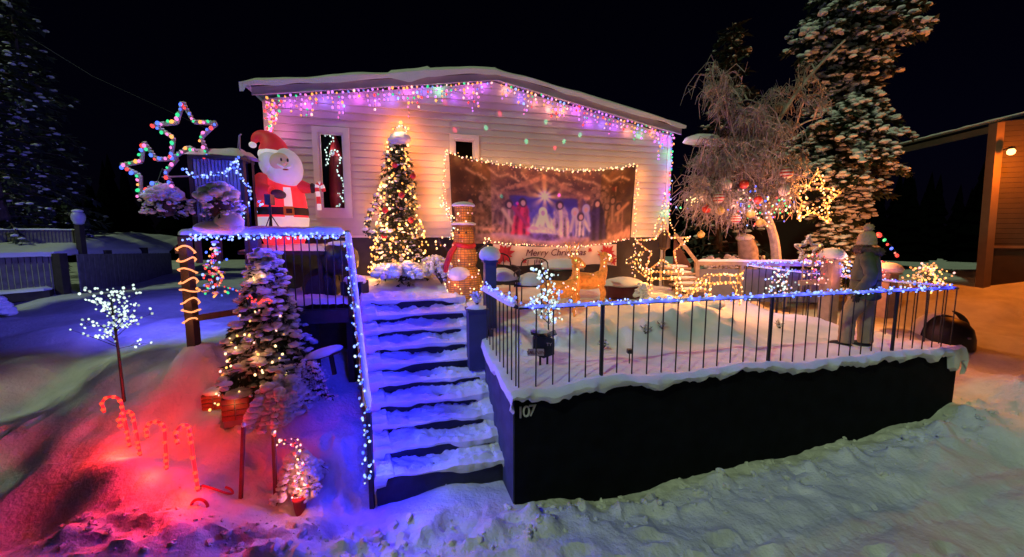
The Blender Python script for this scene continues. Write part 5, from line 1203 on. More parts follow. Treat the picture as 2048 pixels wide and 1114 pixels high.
bn = thing('storage_bench', 'low dark red box bench with a thick pad of snow', 'bench', tpt(1245, 595, 7.6))
MB().box((0, 0, .12), (.66, .34, .22)).build('box', mat('dark_red_paint', (.10, .02, .025), .7, .2, 6), bn, smooth=False, local=True); np.random.seed(9); MB().lump((0, 0, .25), (.40, .24, .15), k=2, jit=.03, flat=.7).build('snow_pad', SNOW, bn, local=True)
shrub('small frosted bush left of the standing wire reindeer', tpt(1284, 592, 7.3), 14, .3, .14, 51, V(0, 0), .035)
# dark hollows and twigs in the terrace bank
for k, (px, py, Y) in enumerate(((1290, 668, 5.75), (1325, 660, 5.85), (1205, 690, 5.5), (1560, 640, 6.5))):
    twig_plant('dry tuft poking from the terrace snow bank, ' + ('second from the left', 'third from the left', 'leftmost behind the rail', 'rightmost near the person')[k], tpt(px, py, Y, -.02), .17, 16, 60 + k, BARK, 'plant', .9, 1, 'dry_tuft', .012)
pj = thing('added_ground_projector', 'added tiny black light projector on a stake behind the front railing', 'projector', tpt(1258, 742, 4.95))  # projector added as a made-up source for the laser dots on the wall
MB().box((0, 0, .16), (.06, .07, .05)).build('head', BLACKM, pj, smooth=False, local=True); MB().tube([V(0, 0, -.05), V(0, 0, .14)], .008, 5).build('stake', BLACKM, pj, local=True)
PJ = wloc(pj) + V(0, .0, .20)
for (px, py, c) in ((1000,228,'r'),(910,261,'r'),(1110,296,'r'),(1228,375,'r'),(1032,404,'r'),(1117,388,'m'),(972,256,'g'),(1053,283,'g'),(1128,283,'g'),(1092,244,'g'),(1062,374,'g'),(1068,437,'g'),(1001,390,'g'),(890,205,'r'),(1160,270,'g')):
    tg = onH(px, py, .02); l = bpy.data.lights.new('laser_beam', 'SPOT'); l.spot_size = math.radians(.42); l.spot_blend = .5; l.shadow_soft_size = .001; l.energy = 2600 if c != 'g' else 1700
    l.color = {'r': (1, .03, .08), 'g': (.12, 1, .5), 'm': (.9, .1, .8)}[c]; o = bpy.data.objects.new('laser_beam', l); COL.objects.link(o); o.parent = pj; o.location = PJ - wloc(pj); o.rotation_euler = (tg - PJ).to_track_quat('-Z', 'Y').to_euler()

# ================================================================== MAILBOX SIGN
mx = thing('letter_box', 'dark little house shaped letter box with a lettered board behind the railing', 'letter box', tpt(1080, 725, 4.9)); bz = 1.43 - mx.location.z
NB = mat('dark_navy_paint', (.012, .014, .035), .5, .2, 6)
mb = MB(); mb.prism([(-.13, 0), (-.13, .19), (0, .25), (.13, .19), (.13, 0), (0, -.05)], (0.04, -.08, bz), (1, 0, 0), (0, 0, 1), -.17, .0); mb.build('box', NB, mx, smooth=False, local=True)
for sg in (-1, 1): MB().beam(V(.04 + sg * .075, -.10, bz + .232), V(.04 + sg * .075, .10, bz + .232), .175, .014, Vector((-sg * .38, 0, 1)).normalized()).build('roof', NB, mx, smooth=False, local=True)
np.random.seed(1); MB().lump((.0, 0, bz + .27), (.12, .1, .04), k=1, jit=.05, flat=.5).build('snow_cap', SNOW, mx, local=True)
for x in (0.0, .09): MB().beam(V(x, -.02, -.1), V(x, -.02, bz), .025, .025).build('leg', DARKW, mx, smooth=False, local=True)
PINKB = mat('pale_board', (.45, .33, .36), .6, .15, 8); sgn = MB().box((-.06, -.105, bz + .035), (.20, .014, .085)).build('sign_board', PINKB, mx, smooth=False, local=True)
text_part('SAUNIN', .062, mat('dark_red_letters', (.16, .012, .03), .6, .1, 5), mx, Matrix.Translation((-.06, -.115, bz + .014)) @ Matrix.Rotation(PI / 2, 4, 'X'), .002)
text_part('TY', .055, PINKB, mx, Matrix.Translation((.105, -.085, bz + .11)) @ Matrix.Rotation(PI / 2, 4, 'X'), .002)
MB()

# ================================================================== TIMBER STAIR AND BOARDED WALL AT THE BACK RIGHT
q0, q1 = atY(1350, 468, 8.75), atY(1394, 524, 8.55); bx = atY(1394, 590, 8.55)
ts = thing('timber_stairs', 'timber side stairs with a tan sloping handrail at the right end of the house', 'stairs', V(q1.x, q1.y, 1.6))
MB().beam(q0, q1, .09, .07).build('handrail', TANW, ts, smooth=False); MB().beam(V(q1.x, q1.y, 1.5), q1, .09, .09).build('newel_post', TANW, ts, smooth=False)
mb = MB(); mb.prism([(0, 0), (0, q0.z - 1.65), (q1.x - q0.x - .05, q1.z - 1.65 - .03), (q1.x - q0.x - .05, 0)], (q0.x, q0.y + .05, 1.60), ((q1 - q0) * V(1, 1, 0)).normalized() if False else V(q1.x - q0.x, q1.y - q0.y, 0).normalized(), (0, 0, 1), -.03, .0); mb.build('side_panel', mat('red_brown_boards', (.09, .035, .025), .8, .25, 6, .3, 40), ts, smooth=False)
for k in range(5):
    p = atY(1372 + 8 * k, 536 + 11 * k, 8.55 - .07 * k); mb = MB().box((p.x - .25, p.y, p.z), (.62, .26, .04)); mb.build('tread', TANW, ts, smooth=False)
    np.random.seed(k); MB().lump((p.x - .25, p.y, p.z + .03), (.30, .12, .05), k=1, jit=.06).build('tread_snow', SNOW, ts)
bf = thing('boarded_wall', 'low wall of grey panels with tan posts and a snowy tan top rail', 'fence', V(q1.x, q1.y, 1.5))
b0 = V(q1.x, q1.y, 2.30); b1 = atY(1668, 523, 8.2); b1.z = 2.30
MB().beam(b0, b1, .12, .08).build('top_rail', TANW, bf, smooth=False); snow_strip(MB(), [p + V(0, 0, .04) for p in line_pts(b0, b1, 26)], .055, .05, 6.6).build('rail_snow', SNOW, bf)
for k in range(3):
    a = b0.lerp(b1, k / 3); b = b0.lerp(b1, (k + 1) / 3); ia = a.lerp(b, .04); ib = a.lerp(b, .96)
    MB().beam(V(ia.x, ia.y, 1.84), V(ib.x, ib.y, 1.84), .03, .68).build('panel', GREYPANEL, bf, smooth=False)
    MB().beam(V(b.x, b.y - .02, 1.4), V(b.x, b.y - .02, 2.26), .06, .06).build('post', TANW, bf, smooth=False)
string_lights('blue lights on the snowy top rail of the grey boarded wall', line_pts(b0.lerp(b1, .38) + V(0, -.07, .03), b1 + V(0, -.07, .05), 8), 48, BLUEC, .014, .03, 4, BL, 1.6, (0, -.1, .05), g)
# big outlined star and the light strands rising to the house corner
star('big wire star outlined in orange lights leaning at the right end of the house', atY(1325, 496, 8.1), .60, .25, (1, .1, 0), (.03, -.1, 1), 84, ['warm', 'gold', 'orange', 'rose'], .0165, DW, .012, .06, False, .02, (1, .26, .06), 4.0)
random.seed(44)
sd = thing('light_strands', 'orange light strands falling from the house corner to the big wire star', 'string lights', atY(1325, 400, 8.4))
pts = []
for k in range(3):
    Q = smooth_path([atY(1330, 385, 8.5), atY(1322 + 8 * k, 425, 8.4), atY(1305 + 22 * k, 470, 8.2)]); MB().tube(Q, .003, 3).build('cable', CABLE, sd); pts += along(Q, 15, .02)
bulbs(sd, pts, ('gold', 'warm', 'orange'), .0145); lamp(sd, atY(1318, 440, 8.35), (1, .25, .06), 5.0); lamp(sd, atY(1345, 515, 8.2), (1, .3, .08), 3.0)
wb2 = thing('lantern', 'dark lattice lantern standing inside the big wire star', 'lantern', atY(1328, 500, 8.3))
mb = MB(); mb.lathe([(.05, 0), (.11, .05), (.11, .30), (.04, .40), (.01, .42)], 10); mb.build('body', DARKW, wb2, local=True); mb = MB()
for a in np.linspace(0, 2 * PI, 9)[:-1]: mb.tube([V(.115 * math.cos(a), .115 * math.sin(a), .04), V(.115 * math.cos(a), .115 * math.sin(a), .31)], .006, 4)
mb.build('lattice', BLACKM, wb2, local=True); MB().tube([V(0, 0, .0), V(0, 0, -.75)], .02, 6).build('stand', DARKW, wb2, local=True)

# ================================================================== PILLAR, SMALL STAR AND RED LIGHTS NEAR THE PERSON
post_cap('orange lit square pillar with a snow hat left of the person', V(*atY(1664, 520, 7.6)[:2]), 1.2, 2.42, .22, TANW, name='pillar', cat='pillar')
star('unlit tan wooden star on a pole above the red lights', atY(1616, 500, 7.7), .27, .11, (1, 0, 0), (0, 0, 1), 3, ['gold'], .018, TANW, .022, 0, True, .01, None)
trl = thing('trellis', 'thin trellis tangled with red and pink lights under the wooden star', 'trellis', atY(1620, 590, 7.6)); c = wloc(trl)
for x in (-.18, 0, .17): MB().tube([c + V(x, 0, -.05), c + V(x, 0, .85 + .05 * x)], .012, 5).build('stake', TANW, trl)
MB().beam(atY(1598, 566, 7.55), atY(1648, 562, 7.55), .05, .09).build('log', TANW, trl); mb = MB(); random.seed(2)
pts = [c + V(random.uniform(-.22, .28), -.08 + random.uniform(-.05, .05), .2 + .6 * random.random()) for k in range(44)]
mb.tube(pts, .003, 3); mb.build('cable', CABLE, trl); bulbs(trl, pts, ('rose', 'red', 'pink', 'rose', 'warm'), .0165); lamp(trl, c + V(0, -.3, .5), (1, .2, .18), 2.5); lamp(trl, c + V(.25, -.25, .3), (1, .25, .15), 2.0)
string_lights('cluster of warm and pink lights between the pillar and the person', smooth_path([atY(1676, 505, 7.5), atY(1690, 512, 7.5), atY(1680, 525, 7.5), atY(1695, 532, 7.5), atY(1684, 545, 7.5), atY(1698, 520, 7.5)]), 36, ['warm', 'rose', 'ice', 'warm'], .018, .06, 3, (1, .4, .25), 1.2, (0, -.12, 0))
string_lights('red lights wound on the stump right of the person', smooth_path([atY(1752, 515, 7.9), atY(1764, 525, 7.9), atY(1756, 535, 7.9), atY(1768, 545, 7.9), atY(1755, 552, 7.9)]), 22, ['red', 'rose'], .018, .04, 3, (1, .12, .08), 1.6, (0, -.12, 0))
post_cap('low snow capped stump with red lights right of the person', V(*atY(1775, 540, 8.2)[:2]), 1.2, 2.1, .26, TANW, name='stump', cat='stump')
bgc = thing('string_lights', 'row of large coloured bulbs sloping down right of the person head', 'string lights', atY(1757, 470, 8.6))
Q = [atY(1758, 470, 8.6), atY(1769, 480, 8.6), atY(1775, 489, 8.6), atY(1783, 497, 8.6), atY(1790, 506, 8.6), atY(1794, 511, 8.6)]; MB().tube([p + V(0, 0, .05) for p in Q], .006, 4).build('cable', CABLE, bgc)
for p, cc, r in zip(Q, ('red', 'green', 'red', 'blue', 'rose', 'red'), (.045, .045, .03, .035, .03, .05)): bulbs(bgc, [p], cc, r)

# ================================================================== TREES ON THE RIGHT
tp_ = atY(1662, 520, 11.2); tp_.z = 1.2
st_ = thing('tall_spruce', 'tall snow hung spruce rising out of the picture at the right', 'tree', tp_)
conifer(st_, tp_, 9.6, 1.65, 320, 77, snow=.55, dro=.46, spray=60, sl=.34, trunk=.2, lump=.118, prof=lambda u: (.72 + .28 * math.sin(u * 17 + 1)) * (1.0 if u < .8 else (1 - u) * 3.6 + .28) * (.82 if u < .35 else 1.0), snown=4, zmin=.05, arc=(-PI - .75, .75))
td = atY(1440, 500, 15); td.z = 1.3
dk = thing('dark_spruce', 'dim dark spruce standing behind the frosted birch', 'tree', td)
conifer(dk, td, 9.0, 2.0, 90, 78, NEEDLEB, snow=.22, dro=.4, spray=26, sl=.5, trunk=.18, lump=.13, prof=lambda u: (1 - u) ** .7 * .9 + .1, snown=2, lumpk=1, zmin=.05)
# frosted weeping birch
rb = random.Random(90)
bi = thing('frosted_birch', 'weeping birch white with hoar frost right of the house', 'tree', atY(1552, 530, 9.2))
LIMBS = [([(1553, 535, 9.2), (1550, 490, 9.2), (1542, 455, 9.2), (1528, 415, 9.25), (1522, 370, 9.3), (1526, 320, 9.3), (1545, 265, 9.35), (1580, 205, 9.4), (1630, 140, 9.5), (1690, 80, 9.6)], .11),
 ([(1543, 460, 9.2), (1520, 440, 9.0), (1490, 425, 8.8), (1455, 412, 8.7), (1415, 405, 8.6)], .05), ([(1524, 380, 9.3), (1500, 330, 9.2), (1470, 270, 9.1), (1440, 200, 9.1), (1425, 150, 9.2)], .05),
 ([(1526, 330, 9.3), (1555, 290, 9.1), (1600, 250, 9.0), (1640, 235, 9.0)], .04), ([(1524, 360, 9.3), (1480, 335, 9.0), (1430, 325, 8.9), (1385, 330, 8.9)], .045), ([(1545, 270, 9.35), (1530, 220, 9.3), (1500, 200, 9.3), (1475, 205, 9.3)], .03), ([(1535, 430, 9.2), (1560, 390, 8.9), (1590, 360, 8.8), (1612, 340, 8.8)], .04)]
tr = MB(); tw = MB(); anchors = []
for P, r in LIMBS:
    Q = smooth_path([atY(*p) for p in P], 5); tr.tube(Q, [r * (1 - .82 * i / len(Q)) for i in range(len(Q))], 8); anchors += [(q, i / len(Q)) for i, q in enumerate(Q) if i > (len(Q) * .22 if r > .1 else 3)]
tr.build('trunk', BIRCHB, bi); br2 = MB()
regs = [(1500, 300, 75, 75, 60), (1540, 250, 60, 60, 26), (1420, 360, 62, 45, 40), (1410, 420, 55, 40, 26), (1550, 360, 50, 60, 32), (1430, 190, 36, 50, 16), (1480, 420, 50, 40, 22), (1610, 190, 45, 50, 10)]
for cx_, cy_, rx_, ry_, n in regs:
    for k in range(n):
        a = rb.random() * 2 * PI; e = math.sqrt(rb.random()); p = atY(cx_ + rx_ * e * math.cos(a), cy_ + ry_ * e * math.sin(a), 9.2 + rb.uniform(-1.1, .9))
        q = min(anchors, key=lambda t: (t[0] - p).length + .6 * max(0, t[0].z - p.z))[0]; mid = (p + q) / 2 + V(0, 0, .22 * (p - q).length + .08)
        Q = smooth_path([q, mid, p], 5); br2.tube(Q, [.022 * (1 - .7 * i / len(Q)) for i in range(len(Q))], 5)
        for j in range(16):
            s = rb.uniform(.25, 1); o = Q[min(int(s * (len(Q) - 1)), len(Q) - 1)]; L = rb.uniform(.14, .62) * rb.choice((.6, 1, 1, 1.15)); h = V(rb.uniform(-1, 1), rb.uniform(-1, 1), 0) * L * rb.uniform(.3, .95)
            tw.tube([o, o + h * .5 + V(0, 0, .16 * L), o + h * .9 - V(0, 0, L * .18), o + h * 1.05 + V(rb.uniform(-.08, .08), 0, -L * rb.uniform(-.35, .9))], [.009, .0085, .0075, .004], 3)
            if rb.random() < .9:
                o2 = o + h * .8 - V(0, 0, L * .25); h2 = V(rb.uniform(-1, 1), rb.uniform(-1, 1), rb.uniform(-1.2, .5)) * L * .4; tw.tube([o2, o2 + h2 * .5, o2 + h2], [.008, .007, .004], 3)
br2.build('branches', BIRCHB, bi); tw.build('frosted_twigs', FROST, bi, kind='stuff')
np.random.seed(12); sb2 = thing('snow_bough', 'drooping bough capped by a smooth snow pillow beside the eaves', 'branch', atY(1404, 285, 9.3)); mb = MB()
mb.lump(atY(1404, 283, 9.3), (.42, .3, .16), k=2, jit=.05, flat=.7).lump(atY(1432, 291, 9.3), (.22, .2, .10), k=2, jit=.08, flat=.6); mb.build('snow_pillow', SNOWL, sb2); MB().tube([atY(1500, 300, 9.4), atY(1440, 296, 9.3), atY(1385, 292, 9.3)], [.03, .02, .01], 6).build('branch', BIRCHB, sb2)
fp = thing('leaning_trunk', 'thick snowy cut trunk standing behind the boarded wall', 'tree stump', atY(1496, 520, 9.8)); np.random.seed(5)
MB().tube([atY(1498, 545, 9.8), atY(1496, 500, 9.8), atY(1490, 478, 9.8)], [.24, .22, .17], 12).build('trunk', BIRCHB, fp); MB().lump(atY(1490, 476, 9.8), (.2, .2, .1), k=2, jit=.06).build('snow_cap', SNOW, fp)
for k in range(3):
    px, py = ((1430, 500), (1462, 505), (1530, 500))[k]; shrub('frosted shrub behind the boarded wall, ' + ('nearest the timber stairs', 'just left of the cut trunk', 'right of the cut trunk')[k], V(atY(px, py, 9.6).x, 9.6, 1.5), 12, .9, .3, 70 + k, V(0, 0), .045)
# ornaments and lights in the birch
ORN = {'gold': mat('gold_ornament', (.42, .30, .08), .35, .25, 14), 'red': mat('red_ornament', (.40, .03, .02), .4, .2, 10), 'white': mat('white_ornament', (.55, .47, .42), .4, .1, 8), 'stripe': None}
for (px, py, r, c, lb) in ((1453, 370, .105, 'white', 'plain white ball ornament high in the birch'), (1437, 396, .11, 'stripe', 'white ball ornament with red stripes in the birch'), (1488, 369, .09, 'red', 'red ball ornament above the blue bulbs in the birch'), (1413, 418, .085, 'red', 'red ball ornament left in the birch beside a gold one'), (1441, 422, .085, 'gold', 'gold ball ornament right of the left red one'), (1472, 438, .095, 'stripe', 'pale ball ornament with bands low in the birch'), (1501, 428, .09, 'gold', 'gold ball ornament among the coloured lights near the trunk'), (1521, 446, .09, 'gold', 'dull gold ball ornament at the birch fork'), (1402, 469, .075, 'gold', 'lowest gold ball ornament hanging above the timber stairs'), (1516, 400, .085, 'red', 'red ball ornament against the birch trunk'), (1573, 346, .12, 'stripe', 'large striped ball ornament right of the birch trunk'), (1569, 381, .11, 'white', 'large pale ball ornament below the big striped one')):
    o = thing('ball_ornament', lb, 'ornament', atY(px, py, 8.35), group='ball ornaments hanging in the birch'); pr_ = [(r * math.cos(a) + .001, r * math.sin(a)) for a in np.linspace(-PI / 2, PI / 2, 12)]
    mb = MB()
    if c == 'stripe':
        for i in range(11): mb.m = 1 if i in (3, 5, 7) else 0; mb.lathe([pr_[i], pr_[i + 1]], 18)
        mb.build('ball', [ORN['white'], ORN['red']], o, local=True)
    else: mb.lathe(pr_, 18); mb.build('ball', ORN[c], o, local=True)
    MB().lathe([(.018, r * .97), (.018, r * 1.15)], 8).build('cap', BUCK, o, local=True); MB().tube([V(0, 0, r), V(0, .03, r + .2)], .003, 4).build('thread', CABLE, o, local=True)
random.seed(61); mc3 = thing('string_lights', 'multicolour lights strung through the lower birch branches', 'string lights', atY(1460, 420, 8.6)); pts = []
for (a, b, n) in (((1452, 385), (1520, 378), 10), ((1455, 400), (1590, 396), 20), ((1478, 408), (1588, 408), 22), ((1462, 420), (1585, 424), 24), ((1475, 432), (1600, 430), 18), ((1490, 455), (1570, 440), 10), ((1350, 420), (1372, 423), 4)):
    Q = [atY(a[0], a[1], 8.5), atY(b[0], b[1], 8.6)]; MB().tube(Q, .003, 3).build('cable', CABLE, mc3); pts += along(Q, n, .07)
bulbs(mc3, pts, ('rose', 'rose', 'warm', 'blue', 'green', 'amber', 'ice', 'red', 'warm'), .0185)
for k in range(5): lamp(mc3, atY(1470 + 28 * k, 412, 8.3), ((1, .4, .3), (.4, .4, 1), (1, .45, .3), (1, .4, .3), (1, .5, .3))[k], 2.0)
string_lights('knot of warm lights at the left edge of the birch', [atY(1380, 400, 8.6), atY(1394, 398, 8.6), atY(1386, 405, 8.6)], 12, 'warm', .02, .06, 1, (1, .5, .3), 2.0, (0, -.2, 0))
star('bright double outlined star of warm lights hanging in the tall spruce', atY(1630, 396, 8.9), .62, .30, (1, .05, 0), (-.08, 0, 1), 96, ['gold', 'warm', 'gold', 'orange'], .0195, DW, .012, -.1, False, .05, (1, .36, .10), 16.0, True)
lamp(st_, atY(1690, 470, 8.6), (1, .28, .05), 190.0, .25); lamp(st_, atY(1625, 420, 8.4), (1, .32, .08), 40, .2); lamp(bi, atY(1440, 480, 7.6), (1, .36, .20), 50, .3); lamp(bi, atY(1520, 420, 7.9), (1, .42, .30), 30, .3)  # extra warm lamps without bulbs, added to brighten spruce and birch

# ================================================================== UPTURNED TUB, NEIGHBOUR HOUSE
td_ = gpt(1890, 676, 7.9); tub = thing('upturned_tub', 'large black upturned tub with a rim of snow beyond the railing', 'tub', td_); tub.scale = (.86, .86, .9)
MB().lathe([(.50, -.1), (.49, .12), (.44, .32), (.32, .47), (.16, .54), (.005, .56)], 28).build('shell', BLACKM, tub, local=True); np.random.seed(3)
P = [[(.53 * math.cos(a) * math.cos(b) , .20 + .40 * math.sin(b), .07 + .54 * math.sin(a) * math.cos(b) + .02 * random.random()) for b in np.linspace(-.3, 1.3, 7)] for a in np.linspace(-.1, PI + .1, 26)]
MB().grid(P).build('snow_rim', SNOW, tub, local=True); MB().box((.02, -.47, .18), (.07, .03, .04)).build('handle', GREYW, tub, local=True)
MB().tube([V(.66 * math.cos(a) + .02, .12, .66 * math.sin(a) + .04) for a in np.linspace(1.25, .15, 9)], [.012, .03, .045, .055, .06, .06, .055, .045, .02], 8).build('flap', BLACKM, tub, local=True)
nhx = atY(1992, 262, 11.0); nhp = atY(1968, 575, 11.0)
NHW = mat('neighbour_siding', (.030, .018, .012), .7, .15, 5, .1, 60); NHT = mat('neighbour_trim', (.13, .085, .06), .6, .1, 5)
nh = thing('neighbour_house', 'neighbouring house corner with dark siding under an orange porch lamp', 'house', V(nhp.x, 11, 1.3))
MB().beam(V(nhp.x - .02, 11, .8), V(nhx.x, 11, nhx.z + .2), .20, .20).build('corner_post', NHT, nh, smooth=False)
e0, e1 = atY(1780, 306, 15.6), atY(2300, 190, 8.6)
ea, eb = atY(1790, 304, 14.6), atY(2110, 229, 10.4); EVB = mat('dark_eave_paint', (.10, .075, .06), .7, .15, 5)
MB().beam(ea, eb, .10, .17).build('eave_board', EVB, nh, smooth=False)
mb = MB(); a = ea + V(0, 0, .09); b = eb + V(0, 0, .09); mb.add([a, b, b + V(2, 5, .5), a + V(2, 6, .5)], [(0, 1, 2, 3)]); mb.add([a + V(0, 0, .08), b + V(0, 0, .08), b + V(2, 5, .58), a + V(2, 6, .58)], [(3, 2, 1, 0)]); mb.build('roof', EVB, nh, smooth=False)
np.random.seed(2); snow_strip(MB(), [p + V(0, 0, .13) for p in line_pts(a, b, 30)], .08, .05, 9.1).build('eave_snow', SNOW, nh)
z = 2.6
while z < nhx.z + .3:
    MB().beam(V(nhx.x + .12, 11.02, z), V(nhx.x + 3.5, 9.7, z), .03, .128).build('siding_board', NHW, nh, smooth=False); z += .135
MB().beam(V(nhx.x + .1, 11.06, 1.9), V(nhx.x + 3.5, 9.75, 1.9), .05, 1.5).build('lower_wall', NHW, nh, smooth=False); MB().beam(V(nhx.x + .1, 10.97, 2.58), V(nhx.x + 3.5, 9.66, 2.58), .05, .07).build('ledge', NHT, nh, smooth=False)
MB().box((nhx.x - 1.9, 16.5, 3), (5, .1, 4.6)).build('carport_back_wall', DARKROOM, nh, smooth=False)
wlp = atY(2022, 306, 10.6); wl = thing('wall_lamp', 'glowing orange porch lamp on the neighbouring house', 'lamp', wlp)
MB().lathe([(.03, -.05), (.07, -.02), (.08, .05), (.05, .10)], 14).build('globe', glow('porch_lamp_glass', (1, .50, .18), 4.0), wl, local=True); MB().lathe([(.09, .10), (.06, .15), (.02, .17)], 14).build('hood', BLACKM, wl, local=True); MB().tube([V(0, 0, .15), V(.03, .2, .12)], .015, 6).build('bracket', BLACKM, wl, local=True)
lamp(wl, V(-.05, -.55, -.25), (1, .19, .008), 340, .08, local=True)

# ================================================================== LEFT BACKGROUND: FENCE, BANK, LAMP POST, TREES
L0, L1, L2 = atY(-160, 600, 9.6), atY(130, 588, 11.1), atY(345, 548, 18.5)
L0.z = 1.1; L1.z = 1.2; L2.z = 1.05; ltop = [2.40, 2.42, 2.12]
lf = thing('board_retaining_fence', 'dark vertical board fence holding back the bank along the drive', 'fence', L1)
def fence_run(a, b, za, zb, n, w, th, zoff, nm='board'):
    for k in range(n):
        p = a.lerp(b, k / n); q = a.lerp(b, (k + w) / n); z0 = p.z - .3; z1 = za + (zb - za) * k / n + zoff
        c = (p + q) / 2; ang = math.atan2(b.y - a.y, b.x - a.x); MB().box((c.x, c.y, (z0 + z1) / 2), ((q - p).length, th, z1 - z0), Matrix.Rotation(ang, 3, 'Z')).build(nm, FENCEW, lf, smooth=False)
fence_run(L0, L1, ltop[0], ltop[1], 22, .86, .03, -.06); fence_run(L1 + V(.35, .1), L2, ltop[1], ltop[2], 26, .93, .03, -.06)
for p, z in ((L1 + V(.12, -.12), 2.4), (L1.lerp(L2, .3), 2.3), (L1.lerp(L2, .65), 2.2)): MB().box((p.x, p.y, 1.6), (.2, .2, 1.6)).build('post', DARKW, lf, smooth=False)
MB().beam(V(L0.x, L0.y - .25, 1.22), V(L1.x, L1.y - .3, 1.32), .5, .22).build('ledge', DARKW, lf, smooth=False)
snow_strip(MB(), [p + V(0, -.28, 0) for p in line_pts(V(L0.x, L0.y, 1.33), V(L1.x, L1.y, 1.43), 20)], .26, .09, 4.4).build('ledge_snow', SNOW, lf)
rows = []
for i in range(40):
    t = i / 39 * 2; p = (L0.lerp(L1, t) if t < 1 else L1.lerp(L2, t - 1)); z = (ltop[0] + (ltop[1] - ltop[0]) * t) if t < 1 else (ltop[1] + (ltop[2] - ltop[1]) * (t - 1)); d = V(-.55, .85)
    rows.append([tuple(V(p.x, p.y, z) + d * w + V(0, -.06 if w == 0 else 0, h + .10 * float(fbm(i * .5, w * 2)))) for w, h in ((0, -.10), (0, .02), (.25, .08), (.7, .14), (1.2, .20), (2, .28), (4, .4), (9, .6))])
m_ = MB().grid(rows); m_.f = [f[::-1] for f in m_.f]; struct('snow_bank', m_, SNOW)
pf = thing('picket_fence', 'dark picket fence on top of the snowy bank at the far left', 'fence', L0 + V(-.6, 1, 1.4))
a = atY(-60, 492, 11.6); b = atY(168, 492, 12.4); a.z = b.z = 2.55
for k in range(30):
    p = a.lerp(b, k / 30); MB().box((p.x, p.y, 2.78), (.085, .025, .56), Matrix.Rotation(.1, 3, 'Z')).build('picket', FENCEW, pf, smooth=False)
for z in (2.66, 2.96): MB().beam(V(a.x, a.y + .03, z), V(b.x, b.y + .03, z), .03, .06).build('rail', FENCEW, pf, smooth=False)
snow_strip(MB(), line_pts(V(a.x, a.y, 3.05), V(b.x, b.y, 3.05), 40), .05, .045, 2.2).build('fence_snow', SNOW, pf)
lpp = atY(164, 500, 12.0); lpo = thing('lamp_post', 'unlit lamp post with a round frosted globe on the bank', 'lamp post', V(lpp.x, lpp.y, 2.3))
MB().beam(V(lpp.x, lpp.y, 2.2), V(lpp.x, lpp.y, 3.2), .15, .15).build('post', DARKW, lpo, smooth=False); MB().lathe([(.06, 3.2), (.12, 3.24), (.12, 3.28), (.15, 3.34), (.165, 3.44), (.14, 3.54), (.07, 3.6), (.01, 3.61)], 18, (lpp.x, lpp.y, 0)).build('globe', mat('frosted_globe', (.5, .5, .6), .4, .05, 5), lpo); np.random.seed(3); MB().lump((lpp.x, lpp.y, 3.6), (.13, .13, .06), k=2, jit=.05, flat=.6).build('snow_cap', SNOW, lpo)
pl = atY(10, 480, 12.8); pl.z = 2.2
pn = thing('frosted_pine', 'dim pine with feathery frosted boughs at the left edge', 'tree', pl)
conifer(pn, pl, 6.8, 2.1, 110, 88, NEEDLEB, snow=.30, dro=.42, spray=30, sl=.42, trunk=.16, lump=.10, prof=lambda u: (1 - u) ** .6 * .9 + .15 + .22 * math.sin(u * 9), snown=2, lumpk=1, zmin=.06)
pn2 = thing('frosted_pine', 'tall dark pine behind the feathery one at the left edge', 'tree', V(pl.x - 2.0, 15.5, 2.2))
conifer(pn2, V(pl.x - 2.0, 15.5, 2.2), 9.5, 2.2, 80, 89, NEEDLEB, snow=.18, dro=.4, spray=24, sl=.55, trunk=.18, lump=.12, prof=lambda u: (1 - u) ** .7 + .1, snown=2, lumpk=1)
shrub('dark snow topped bush at the left edge of the drive', gpt(-6, 618, 8.6), 14, .42, .25, 95, V(0, 0), .10)
wirep = thing('power_line', 'thin overhead power line crossing the night sky at the upper left', 'cable', atY(-60, 0, 14)); MB().tube([atY(-60, -2, 14), atY(60, 75, 18), atY(185, 152, 24), atY(420, 260, 45)], .012, 5).build('wire', GREYW, wirep)
_fm = mat('far_dark_needles', (.0012, .0016, .0015), .95, .3, 2); _fm.node_tree.nodes['Principled BSDF'].inputs['Specular IOR Level'].default_value = 0
fo = MB(); rd = random.Random(4)
for k in range(210):
    x = -62 + 124 * (k + rd.random()) / 210; y = rd.uniform(27, 40); H = rd.uniform(4.0, 7.0); R = H * .24
    for l in range(7):
        z0 = 1 + H * l / 7; r = R * (1 - l / 7.4); n = 9; c0 = [V(x + r * (1 + .3 * rd.uniform(-1, 1)) * math.cos(2 * PI * j / n), y + r * math.sin(2 * PI * j / n), z0 + .2 * rd.uniform(-1, 1)) for j in range(n)]; fo.add(c0 + [V(x, y, z0 + H * .26)], [(j, (j + 1) % n, n) for j in range(n)])
fo.build('far_wood', mat('far_dark_needles', (.003, .004, .004), .95, .3, 2), None, smooth=False, kind='stuff')
